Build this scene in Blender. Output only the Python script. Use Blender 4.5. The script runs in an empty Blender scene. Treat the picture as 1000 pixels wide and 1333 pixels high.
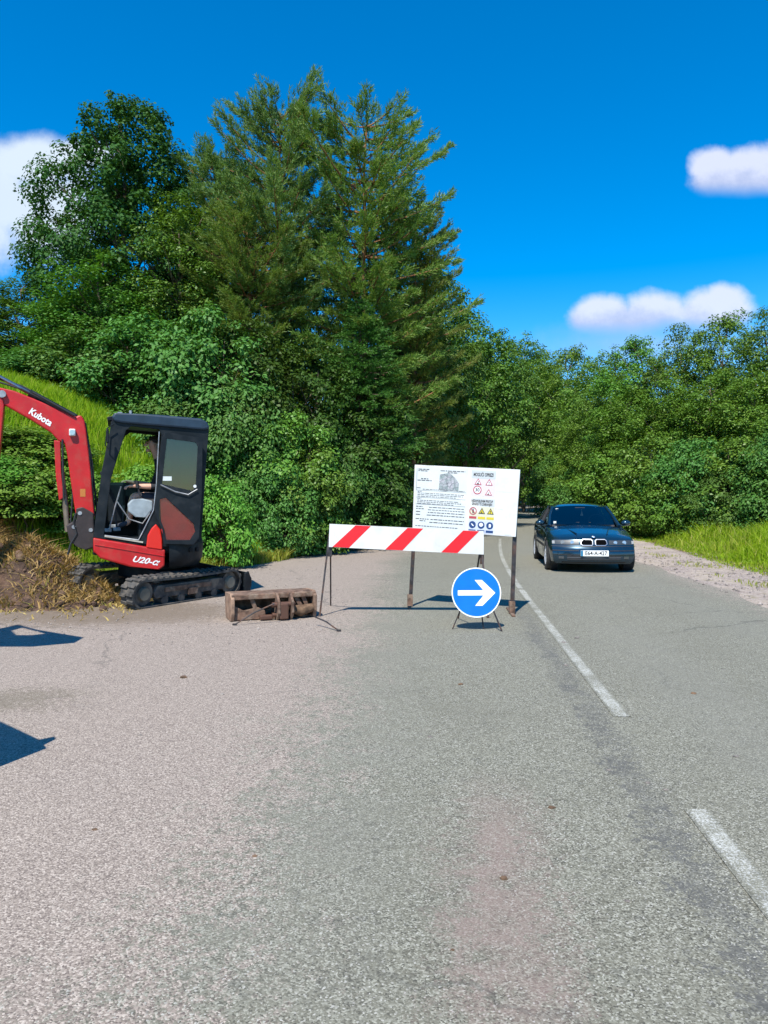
import bpy, bmesh, math, random
import numpy as np
from mathutils import Vector, Matrix, noise as mnoise
from mathutils.geometry import tessellate_polygon
R = math.radians
random.seed(7)
scene = bpy.context.scene
col = scene.collection

# ------------------------------------------------------------------ camera
F = 963.0          # focal length in photo pixels (1000 x 1333)
HZ = 648.0         # horizon row
CH = 1.5           # eye height
cam_d = bpy.data.cameras.new('camera')
cam = bpy.data.objects.new('camera', cam_d); col.objects.link(cam)
cam_d.sensor_fit = 'VERTICAL'; cam_d.sensor_height = 36.0
cam_d.lens = 36.0 * F / 1333.0
cam_d.clip_start = 0.05; cam_d.clip_end = 3000
cam.location = (0, 0, CH)
cam.rotation_euler = (R(90) - math.atan((666.5 - HZ) / F), 0, 0)
scene.camera = cam

# ------------------------------------------------------------------ light
SUN_AZ = R(197)    # clockwise from +Y: behind the camera, a little to its left
SUN_EL = R(55)
world = bpy.data.worlds.new('World'); scene.world = world; world.use_nodes = True
sun_d = bpy.data.lights.new('sun', 'SUN'); sun_d.energy = 4.3; sun_d.angle = R(0.5)
sun_d.color = (1.0, 0.95, 0.86)
sun = bpy.data.objects.new('sun', sun_d); col.objects.link(sun)
sdir = Vector((math.sin(SUN_AZ) * math.cos(SUN_EL), math.cos(SUN_AZ) * math.cos(SUN_EL), math.sin(SUN_EL)))
sun.rotation_euler = sdir.to_track_quat('Z', 'Y').to_euler()
scene.view_settings.view_transform = 'Standard'; scene.view_settings.look = 'None'
scene.view_settings.exposure = 0.72; scene.view_settings.gamma = 1.0
scene.cycles.max_bounces = 6; scene.cycles.diffuse_bounces = 3; scene.cycles.transparent_max_bounces = 12
scene.cycles.use_denoising = True


class NT:
    grain = None
    """tiny node-tree builder"""
    def __init__(s, tree):
        s.t = tree; s.n = tree.nodes; s.l = tree.links; s.n.clear()
    def new(s, kind, **kw):
        nd = s.n.new(kind)
        for k, v in kw.items(): setattr(nd, k, v)
        return nd
    def put(s, sock, v):
        if isinstance(v, bpy.types.NodeSocket): s.l.new(v, sock)
        elif v is not None:
            if hasattr(sock.default_value, '__len__') and not hasattr(v, '__len__'): sock.default_value = [v] * len(sock.default_value)
            elif hasattr(sock.default_value, '__len__') and len(sock.default_value) == 4 and len(v) == 3: sock.default_value = (*v, 1)
            else: sock.default_value = v
    def math(s, op, a, b=None, c=None, clamp=False):
        nd = s.new('ShaderNodeMath', operation=op, use_clamp=clamp)
        for i, v in enumerate((a, b, c)):
            if v is not None: s.put(nd.inputs[i], v)
        return nd.outputs[0]
    def mix(s, f, a, b, mode='MIX'):
        nd = s.new('ShaderNodeMix', data_type='RGBA', blend_type=mode, clamp_factor=True)
        s.put(nd.inputs[0], f); s.put(nd.inputs[6], a); s.put(nd.inputs[7], b)
        return nd.outputs[2]
    def noise(s, vec, scale, detail=3, rough=.55, out=0):
        nd = s.new('ShaderNodeTexNoise'); s.put(nd.inputs['Scale'], scale); nd.inputs['Detail'].default_value = detail
        nd.inputs['Roughness'].default_value = rough
        if vec is not None: s.l.new(vec, nd.inputs['Vector'])
        return nd.outputs[out]
    def ramp(s, v, stops, interp='LINEAR'):
        nd = s.new('ShaderNodeValToRGB'); cr = nd.color_ramp; cr.interpolation = interp
        while len(cr.elements) < len(stops): cr.elements.new(.5)
        for e, (p, c) in zip(cr.elements, stops):
            e.position = p; e.color = (*c, 1) if hasattr(c, '__len__') else (c, c, c, 1)
        s.l.new(v, nd.inputs[0]); return nd.outputs[0]
    def step(s, v, lo, hi):
        nd = s.new('ShaderNodeMapRange', interpolation_type='SMOOTHSTEP'); nd.clamp = True
        s.put(nd.inputs[0], v); s.put(nd.inputs[1], lo); s.put(nd.inputs[2], hi)
        return nd.outputs[0]
    def pos(s): return s.new('ShaderNodeNewGeometry').outputs['Position']
    def attr(s, name): return s.new('ShaderNodeAttribute', attribute_name=name).outputs['Fac']
    def scalev(s, v, k):
        nd = s.new('ShaderNodeVectorMath', operation='MULTIPLY'); s.l.new(v, nd.inputs[0]); nd.inputs[1].default_value = k
        return nd.outputs[0]


def build_world():
    w = NT(world.node_tree)
    sky = w.new('ShaderNodeTexSky'); sky.sky_type = 'NISHITA'; sky.sun_disc = False
    sky.sun_elevation = SUN_EL; sky.sun_rotation = SUN_AZ
    sky.altitude = 600; sky.air_density = 1.0; sky.dust_density = 0.15; sky.ozone_density = 3.0
    hs = w.new('ShaderNodeHueSaturation'); hs.inputs['Saturation'].default_value = 1.52; hs.inputs['Value'].default_value = 1.0
    hs.inputs['Hue'].default_value = 0.499
    w.l.new(sky.outputs[0], hs.inputs['Color'])
    tc = w.new('ShaderNodeTexCoord'); d = tc.outputs['Generated']
    sp = w.new('ShaderNodeSeparateXYZ'); w.l.new(d, sp.inputs[0])
    y = w.math('MAXIMUM', sp.outputs[1], .02)
    u = w.math('DIVIDE', sp.outputs[0], y); v = w.math('DIVIDE', sp.outputs[2], y)
    cb = w.new('ShaderNodeCombineXYZ'); w.l.new(u, cb.inputs[0]); w.l.new(v, cb.inputs[1])
    n1 = w.noise(cb.outputs[0], 26, 7, .62); n2 = w.noise(cb.outputs[0], 7, 3, .5)
    wob = w.math('ADD', w.math('MULTIPLY', w.math('SUBTRACT', n1, .5), 0.9), w.math('MULTIPLY', w.math('SUBTRACT', n2, .5), 1.0))
    def cloud(blobs, soft, base):
        f = None
        for (px, py, a, b) in blobs:
            du = w.math('DIVIDE', w.math('SUBTRACT', u, (px - 500) / F), a / F)
            dv = w.math('DIVIDE', w.math('SUBTRACT', v, (HZ - py) / F), b / F)
            r = w.math('SUBTRACT', 1.0, w.math('SQRT', w.math('ADD', w.math('MULTIPLY', du, du), w.math('MULTIPLY', dv, dv))))
            f = r if f is None else w.math('MAXIMUM', f, r)
        f = w.math('ADD', f, w.math('MULTIPLY', wob, .62))
        m = w.step(f, -.08, soft)
        if base is not None:        # flat cumulus base
            m = w.math('MULTIPLY', m, w.step(w.math('ADD', v, w.math('MULTIPLY', w.math('SUBTRACT', n2, .5), .02)), (HZ - base - 8) / F, (HZ - base + 18) / F))
        return m
    c1 = cloud([(-40, 262, 150, 88), (50, 215, 90, 42), (95, 205, 80, 24), (-60, 300, 130, 80), (60, 280, 95, 75)], .55, None)
    c2 = cloud([(925, 222, 36, 32), (975, 232, 62, 40), (1040, 232, 80, 48), (935, 238, 46, 30)], .42, 256)
    c3 = cloud([(785, 415, 50, 34), (855, 413, 62, 36), (925, 408, 62, 36), (940, 396, 36, 30), (870, 428, 120, 22)], .42, 430)
    c4 = w.math('MULTIPLY', cloud([(850, 450, 220, 40)], 1.1, None), .45)
    m = w.math('MINIMUM', w.math('ADD', w.math('ADD', c1, c2), w.math('ADD', c3, c4)), 1.0)
    m = w.math('MULTIPLY', m, w.step(sp.outputs[1], .05, .12))
    lit = w.math('MAXIMUM', w.step(v, (HZ - 262) / F, (HZ - 205) / F), w.math('MULTIPLY', w.step(v, (HZ - 432) / F, (HZ - 385) / F), w.math('SUBTRACT', 1.0, w.step(v, (HZ - 340) / F, (HZ - 330) / F))))
    body = w.mix(w.step(w.math('ADD', lit, w.math('MULTIPLY', w.math('SUBTRACT', n1, .5), 1.6)), .0, .9), (2.7, 3.0, 4.2), (4.2, 4.35, 5.1))  # cloud tops brightened and bases dulled: shading painted into the colour by height
    white = w.mix(w.math('MULTIPLY', c1, .9), body, (4.2, 4.7, 5.0))
    colr = w.mix(w.math('MULTIPLY', m, .84), hs.outputs[0], white)
    bg = w.new('ShaderNodeBackground'); bg.inputs[1].default_value = 0.131
    w.l.new(colr, bg.inputs[0])
    o = w.new('ShaderNodeOutputWorld'); w.l.new(bg.outputs[0], o.inputs[0])
build_world()

# ------------------------------------------------------------------ materials
MATS = {}
def mat(name, base=(.5, .5, .5), rough=.6, metal=0.0, spec=.5, vary=0.0, vscale=6.0, dirt=None, dirt_amt=.5, dirt_scale=3.0, bump=0.0, bscale=60.0, coat=0.0):
    """principled surface with noise tint, optional dirt patches and fine bump"""
    if name in MATS: return MATS[name]
    m = bpy.data.materials.new(name); m.use_nodes = True; t = NT(m.node_tree)
    p = t.new('ShaderNodeBsdfPrincipled'); o = t.new('ShaderNodeOutputMaterial'); t.l.new(p.outputs[0], o.inputs[0])
    tc = t.new('ShaderNodeTexCoord').outputs['Object']
    c = None
    if vary:
        n = t.noise(tc, vscale, 4)
        lo = tuple(x * (1 - vary) for x in base); hi = tuple(min(1, x * (1 + vary)) for x in base)
        c = t.mix(t.step(n, .3, .7), lo, hi)
    if dirt:
        n = t.noise(tc, dirt_scale, 6, .65)
        c = t.mix(t.math('MULTIPLY', t.step(n, .45, .7), dirt_amt), c if c else base, dirt)
    t.put(p.inputs['Base Color'], c if c else base)
    p.inputs['Roughness'].default_value = rough; p.inputs['Metallic'].default_value = metal
    p.inputs['Specular IOR Level'].default_value = spec; p.inputs['Coat Weight'].default_value = coat
    p.inputs['Coat Roughness'].default_value = .06
    if vary:
        t.l.new(t.math('ADD', t.math('MULTIPLY', t.noise(tc, vscale * 2.3, 3), .2), rough - .1), p.inputs['Roughness'])
    if bump:
        b = t.new('ShaderNodeBump'); b.inputs['Strength'].default_value = bump; b.inputs['Distance'].default_value = .01
        t.l.new(t.noise(tc, bscale, 4), b.inputs['Height']); t.l.new(b.outputs[0], p.inputs['Normal'])
    MATS[name] = m; return m

def leaf_mat(name, c1, c2, c3=None, trans=.28, gloss=.45, rough=.45):
    m = bpy.data.materials.new(name); m.use_nodes = True; t = NT(m.node_tree)
    g = t.new('ShaderNodeNewGeometry'); r = g.outputs['Random Per Island']
    tc = t.new('ShaderNodeTexCoord').outputs['Object']
    oi = t.new('ShaderNodeObjectInfo').outputs['Random']
    big = t.noise(tc, 1.1, 2)
    f = t.math('ADD', t.math('MULTIPLY', r, .55), t.math('MULTIPLY', t.step(big, .3, .7), .45))
    c = t.mix(f, c1, c2)
    if c3: c = t.mix(t.math('MULTIPLY', t.step(r, .9, .97), .8), c, c3)
    hs = t.new('ShaderNodeHueSaturation'); t.l.new(c, hs.inputs['Color'])
    t.l.new(t.math('ADD', .478, t.math('MULTIPLY', oi, .038)), hs.inputs['Hue'])
    t.l.new(t.math('ADD', .85, t.math('MULTIPLY', oi, .3)), hs.inputs['Value'])
    c = hs.outputs[0]
    p = t.new('ShaderNodeBsdfPrincipled'); t.l.new(c, p.inputs['Base Color']); p.inputs['Roughness'].default_value = rough
    p.inputs['Specular IOR Level'].default_value = gloss
    tr = t.new('ShaderNodeBsdfTranslucent'); t.l.new(t.mix(1.0, c, (1.0, 1.0, .35), 'MULTIPLY'), tr.inputs[0])
    mx = t.new('ShaderNodeMixShader'); mx.inputs[0].default_value = trans
    t.l.new(p.outputs[0], mx.inputs[1]); t.l.new(tr.outputs[0], mx.inputs[2])
    o = t.new('ShaderNodeOutputMaterial'); t.l.new(mx.outputs[0], o.inputs[0])
    MATS[name] = m; return m

def glass_mat(name, tint, alpha=.5, rough=.02, dirt=0.0):
    m = bpy.data.materials.new(name); m.use_nodes = True; t = NT(m.node_tree)
    tr = t.new('ShaderNodeBsdfTransparent'); tr.inputs[0].default_value = (*tint, 1)
    gl = t.new('ShaderNodeBsdfGlossy'); gl.inputs['Roughness'].default_value = rough
    df = t.new('ShaderNodeBsdfDiffuse'); df.inputs[0].default_value = (.35, .33, .3, 1)
    fr = t.new('ShaderNodeFresnel'); fr.inputs[0].default_value = 1.5
    fac = t.math('ADD', t.math('MULTIPLY', fr.outputs[0], .9), alpha, clamp=True)
    mx = t.new('ShaderNodeMixShader'); t.l.new(fac, mx.inputs[0]); t.l.new(tr.outputs[0], mx.inputs[1]); t.l.new(gl.outputs[0], mx.inputs[2])
    m2 = t.new('ShaderNodeMixShader')
    t.l.new(t.math('MULTIPLY', t.noise(t.new('ShaderNodeTexCoord').outputs['Object'], 4, 4), dirt), m2.inputs[0])
    t.l.new(mx.outputs[0], m2.inputs[1]); t.l.new(df.outputs[0], m2.inputs[2])
    o = t.new('ShaderNodeOutputMaterial'); t.l.new(m2.outputs[0], o.inputs[0])
    MATS[name] = m; return m

# ------------------------------------------------------------------ object helpers
def tag(o, label=None, cat=None, group=None, kind=None):
    if label: o['label'] = label
    if cat: o['category'] = cat
    if group: o['group'] = group
    if kind: o['kind'] = kind
    return o
def empty(name, loc=(0, 0, 0), label=None, cat=None, group=None):
    o = bpy.data.objects.new(name, None); col.objects.link(o); o.location = loc; o.empty_display_size = .2
    return tag(o, label, cat, group)
def copy_tree(o, parent=None):
    c = o.copy(); col.objects.link(c); c.parent = parent
    for ch in list(o.children): copy_tree(ch, c)
    return c
def root_loc(o):
    while o.parent: o = o.parent
    return Vector(o.location)

class MB:
    """mesh collector in world coordinates (or thing-local when the thing sits at the origin)"""
    def __init__(s): s.v = []; s.f = []
    def add(s, vs, fs):
        b = len(s.v); s.v += [Vector(p) for p in vs]; s.f += [tuple(i + b for i in f) for f in fs]; return s
    def box(s, c, d, rot=None):
        c = Vector(c); m = rot if rot is not None else Matrix.Identity(3)
        vs = [c + m @ Vector((sx * d[0] / 2, sy * d[1] / 2, sz * d[2] / 2)) for sx in (-1, 1) for sy in (-1, 1) for sz in (-1, 1)]
        return s.add(vs, [(0, 1, 3, 2), (4, 6, 7, 5), (0, 4, 5, 1), (2, 3, 7, 6), (0, 2, 6, 4), (1, 5, 7, 3)])
    def bar(s, a, b, w, h=None, up=(0, 0, 1)):
        a = Vector(a); b = Vector(b); h = h or w; d = (b - a)
        z = d.normalized(); u = Vector(up)
        if abs(z.dot(u)) > .95: u = Vector((0, 1, 0))
        x = z.cross(u).normalized(); y = x.cross(z)
        return s.box((a + b) / 2, (w, h, d.length), Matrix((x, y, z)).transposed())
    def tube(s, pts, r, seg=8, cap=True):
        pts = [Vector(p) for p in pts]; n = len(pts)
        rs = r if hasattr(r, '__len__') else [r] * n
        vs = []; fs = []; ref = None
        for i, p in enumerate(pts):
            t = (pts[min(i + 1, n - 1)] - pts[max(i - 1, 0)]).normalized()
            if ref is None: ref = t.orthogonal().normalized()
            ref = (ref - t * ref.dot(t)).normalized(); bi = t.cross(ref)
            for k in range(seg):
                a = 2 * math.pi * k / seg; vs.append(p + (ref * math.cos(a) + bi * math.sin(a)) * rs[i])
        for i in range(n - 1):
            for k in range(seg):
                k2 = (k + 1) % seg; fs.append((i * seg + k, i * seg + k2, (i + 1) * seg + k2, (i + 1) * seg + k))
        if cap: fs += [tuple(range(seg - 1, -1, -1)), tuple((n - 1) * seg + k for k in range(seg))]
        return s.add(vs, fs)
    def poly(s, loops, fr, th=0.0):
        """filled polygon (outer loop + holes) in frame fr=(o,x,y,n), extruded by th along -n"""
        o, x, y, n = fr
        tri = tessellate_polygon([[Vector((p[0], p[1], 0)) for p in lp] for lp in loops])
        flat = [p for lp in loops for p in lp]; N = len(flat)
        W = [o + x * p[0] + y * p[1] for p in flat]
        fs = [tuple(t) for t in tri]
        if th:
            W += [w - n * th for w in W[:N]]
            fs += [tuple(i + N for i in reversed(t)) for t in tri]
            b = 0
            for lp in loops:
                k = len(lp)
                for i in range(k):
                    j = (i + 1) % k; fs.append((b + i, b + j, b + j + N, b + i + N))
                b += k
        return s.add(W, fs)
    def disc(s, fr, cx, cy, r, th=0.0, seg=32, r2=None):
        lp = [[(cx + r * math.cos(2 * math.pi * k / seg), cy + r * math.sin(2 * math.pi * k / seg)) for k in range(seg)]]
        if r2: lp.append([(cx + r2 * math.cos(-2 * math.pi * k / seg), cy + r2 * math.sin(-2 * math.pi * k / seg)) for k in range(seg)])
        return s.poly(lp, fr, th)
    def build(s, name, m, parent=None, smooth=None, bevel=0.0, label=None, subsurf=0, weld=False):
        me = bpy.data.meshes.new(name)
        off = root_loc(parent) if parent else Vector((0, 0, 0))
        me.from_pydata([p - off for p in s.v], [], s.f)
        bm = bmesh.new(); bm.from_mesh(me)
        if weld: bmesh.ops.remove_doubles(bm, verts=bm.verts, dist=1e-4)
        bmesh.ops.recalc_face_normals(bm, faces=bm.faces); bm.to_mesh(me); bm.free()
        if smooth is not None:
            me.polygons.foreach_set('use_smooth', [True] * len(me.polygons)); me.set_sharp_from_angle(angle=R(smooth))
        me.materials.append(m)
        o = bpy.data.objects.new(name, me); col.objects.link(o)
        if parent: o.parent = parent
        if bevel:
            b = o.modifiers.new('bevel', 'BEVEL'); b.width = bevel; b.segments = 2; b.limit_method = 'ANGLE'; b.angle_limit = R(35)
        if subsurf:
            b = o.modifiers.new('sub', 'SUBSURF'); b.levels = subsurf; b.render_levels = subsurf
        if label: o['label'] = label
        return o

def np_mesh(name, verts, faces, m, parent=None, attrs=None, smooth=False, loc=None):
    """fast mesh from numpy arrays; faces all of one size"""
    me = bpy.data.meshes.new(name); k = faces.shape[1]
    me.vertices.add(len(verts)); me.vertices.foreach_set('co', np.ascontiguousarray(verts, dtype=np.float32).ravel())
    me.loops.add(faces.size); me.loops.foreach_set('vertex_index', np.ascontiguousarray(faces, dtype=np.int32).ravel())
    me.polygons.add(len(faces)); me.polygons.foreach_set('loop_start', np.arange(0, faces.size, k, dtype=np.int32))
    me.polygons.foreach_set('loop_total', np.full(len(faces), k, dtype=np.int32))
    if smooth: me.polygons.foreach_set('use_smooth', np.ones(len(faces), dtype=bool))
    for a, vals in (attrs or {}).items():
        at = me.attributes.new(a, 'FLOAT', 'POINT'); at.data.foreach_set('value', np.ascontiguousarray(vals, dtype=np.float32))
    me.update(calc_edges=True); me.validate()
    if m: me.materials.append(m)
    o = bpy.data.objects.new(name, me); col.objects.link(o)
    if parent: o.parent = parent
    if loc is not None: o.location = loc
    return o

def text_polys(txt, size, shear=0.0, align='CENTER', bold=0.0):
    cu = bpy.data.curves.new('lettering', 'FONT'); cu.body = txt; cu.size = size; cu.shear = shear; cu.align_x = align; cu.align_y = 'CENTER'
    cu.resolution_u = 3; cu.offset = bold
    ob = bpy.data.objects.new('lettering', cu); col.objects.link(ob)
    dg = bpy.context.evaluated_depsgraph_get(); me = bpy.data.meshes.new_from_object(ob.evaluated_get(dg))
    vs = [(v.co.x, v.co.y) for v in me.vertices]; fs = [tuple(p.vertices) for p in me.polygons]
    bpy.data.objects.remove(ob); bpy.data.curves.remove(cu); bpy.data.meshes.remove(me)
    return vs, fs
def add_text(mb, txt, fr, cx, cy, size, shear=0.0, sx=1.0, bold=0.0, fitw=None):
    vs, fs = text_polys(txt, size, shear, bold=bold); o, x, y, n = fr
    if fitw and vs:
        w = max(v[0] for v in vs) - min(v[0] for v in vs); sx = fitw / max(w, 1e-6)
    return mb.add([o + x * (cx + v[0] * sx) + y * (cy + v[1]) for v in vs], fs)

def ray(px, py): return Vector(((px - 500) / F, 1.0, (HZ - py) / F))
def at(px, py, Y): return Vector((0, 0, CH)) + ray(px, py) * Y
def gpt(px, py):      # ground point seen at a pixel (flat part)
    return at(px, py, F * CH / (py - HZ))
def sm(a, b, x): 
    t = np.clip((np.asarray(x, dtype=float) - a) / (b - a), 0, 1); return t * t * (3 - 2 * t)

# ------------------------------------------------------------------ terrain
_ys = np.arange(-20, 400, .5); _sl = .085 + .075 * sm(8, 26, _ys) + 1.1 * sm(74, 130, _ys)
_xs = np.concatenate([[0], np.cumsum((_sl[1:] + _sl[:-1]) * .25)]); _xs += 1.2 + .085 * 2.0 - np.interp(2.0, _ys, _xs)
def xc(Y): return np.interp(Y, _ys, _xs)                  # centre line
def xfoot(Y):                                             # foot of the left bank
    near = np.interp(Y, [-20, 0, 9, 11.5, 14, 16.6, 22.6, 30], [-12, -10.5, -8.2, -6.6, -4.8, -3.35, -2.0, -.5])
    return np.where(np.asarray(Y) < 30, near, np.minimum(xc(Y) - 3.9, -.5 + (np.asarray(Y) - 30) * .2))
def vnoise(x, y, s, seed=0):
    """smooth value noise on arrays"""
    x = np.asarray(x, float) * s + seed * 17.3; y = np.asarray(y, float) * s + seed * 9.1
    xi = np.floor(x); yi = np.floor(y); fx = x - xi; fy = y - yi
    fx = fx * fx * (3 - 2 * fx); fy = fy * fy * (3 - 2 * fy)
    def h(a, b): 
        q = np.sin(a * 127.1 + b * 311.7 + seed * 74.7) * 43758.5453; return q - np.floor(q)
    return (h(xi, yi) * (1 - fx) + h(xi + 1, yi) * fx) * (1 - fy) + (h(xi, yi + 1) * (1 - fx) + h(xi + 1, yi + 1) * fx) * fy
def grade(Y): return .00022 * np.clip(np.asarray(Y, float) - 35, 0, 90) ** 2
def zg(X, Y):
    X = np.asarray(X, float); Y = np.asarray(Y, float)
    d = np.maximum((xfoot(Y) - X) * .85, 0)
    left = 4.1 * (1 - np.exp(-(d / 3.0) ** 1.5)) + .11 * np.minimum(d, 60)
    left *= sm(6, 13, Y) * .9 + .1
    dr = np.maximum(X - (xc(Y) + 5.3), 0)
    right = .34 * (1 - np.exp(-(dr / 1.6) ** 2)) + .02 * np.minimum(dr, 40)
    n = (vnoise(X, Y, .45, 1) - .5) * .3 + (vnoise(X, Y, 1.7, 2) - .5) * .12
    off = np.clip(d / 1.5, 0, 1) + np.clip(dr / 2, 0, 1)
    return grade(Y) + left + right + n * np.clip(off, 0, 1)

def warp(lo, hi, step, far):
    a = np.arange(lo, hi + 1e-6, step); g = [far * k for k in (.02, .05, .1, .2, .4, .7, 1.0)]
    return np.concatenate([[lo - q for q in reversed(g)], a, [hi + q for q in g]])
def grid(xv, yv):
    nx, ny = len(xv), len(yv); X, Y = np.meshgrid(xv, yv)
    i = np.arange(nx * ny).reshape(ny, nx)
    return X.ravel(), Y.ravel(), np.stack([i[:-1, :-1].ravel(), i[:-1, 1:].ravel(), i[1:, 1:].ravel(), i[1:, :-1].ravel()], 1)

def rock_chips(t, p, scale):
    vo = t.new('ShaderNodeTexVoronoi'); vo.inputs['Scale'].default_value = scale; t.l.new(p, vo.inputs['Vector'])
    sp = t.new('ShaderNodeSeparateColor'); t.l.new(vo.outputs['Color'], sp.inputs[0])
    return sp.outputs[0], sp.outputs[1], vo.outputs['Distance']

def ground_mat():
    m = bpy.data.materials.new('ground_cover'); m.use_nodes = True; t = NT(m.node_tree)
    p = t.pos(); gr = t.attr('grassy'); gv = t.attr('gravelly')
    n = t.noise(p, 1.2, 5, .6); n2 = t.noise(p, 9, 5, .65); n3 = t.noise(p, 60, 4, .7)
    soil = t.mix(t.step(n2, .3, .7), (.10, .07, .045), (.23, .17, .11))
    grass = t.mix(t.step(n2, .3, .7), (.09, .16, .012), (.20, .25, .03))
    chip, chip2, dist = rock_chips(t, p, 30)
    gcol = t.mix(chip, (.23, .185, .16), (.46, .385, .34))
    gcol = t.mix(t.math('MULTIPLY', t.step(n, .42, .6), .75), gcol, t.mix(chip, (.38, .31, .245), (.50, .425, .35)))
    gcol = t.mix(t.math('MULTIPLY', t.step(t.noise(p, 3.1, 4), .55, .7), .5), gcol, (.17, .16, .05))
    c = t.mix(t.step(t.math('ADD', gr, t.math('MULTIPLY', t.math('SUBTRACT', n2, .5), .8)), .35, .65), soil, grass)
    c = t.mix(t.step(t.math('ADD', gv, t.math('MULTIPLY', t.math('SUBTRACT', n2, .5), .8)), .35, .65), c, gcol)
    b = t.new('ShaderNodeBump'); b.inputs['Strength'].default_value = .7; b.inputs['Distance'].default_value = .03
    t.l.new(t.math('ADD', n3, t.math('MULTIPLY', dist, .8)), b.inputs['Height'])
    s = t.new('ShaderNodeBsdfPrincipled'); t.l.new(c, s.inputs['Base Color']); s.inputs['Roughness'].default_value = .95
    s.inputs['Specular IOR Level'].default_value = .15
    t.l.new(b.outputs[0], s.inputs['Normal'])
    o = t.new('ShaderNodeOutputMaterial'); t.l.new(s.outputs[0], o.inputs[0]); return m

def asphalt_nodes(t, line=False):
    p = t.pos(); acr = t.attr('across') if not line else None
    chipA, chipB, dist = rock_chips(t, p, 165)
    chipC, _, _ = rock_chips(t, p, 31)
    big = t.noise(p, .55, 4, .6); mid = t.noise(p, 4.5, 5, .65); fine = t.noise(p, 140, 3, .7)
    c = t.ramp(chipA, [(0, (.058, .056, .046)), (.3, (.145, .138, .103)), (.72, (.208, .203, .160)), (1, (.37, .362, .295))])
    c = t.mix(t.math('MULTIPLY', t.step(chipC, .93, .99), .28), c, (.05, .05, .05))
    c = t.mix(t.math('MULTIPLY', t.step(chipB, .95, .99), .7), c, (.52, .5, .45))
    c = t.mix(t.math('MULTIPLY', t.step(mid, .35, .75), .3), c, (.205, .197, .148))
    c = t.mix(t.math('MULTIPLY', t.step(big, .45, .7), .35), c, (.148, .142, .110))
    t.grain = t.math('SUBTRACT', t.math('MULTIPLY', t.math('ADD', chipB, chipC), .5), .5)
    return p, acr, c, chipA, dist, mid, big, fine

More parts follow.
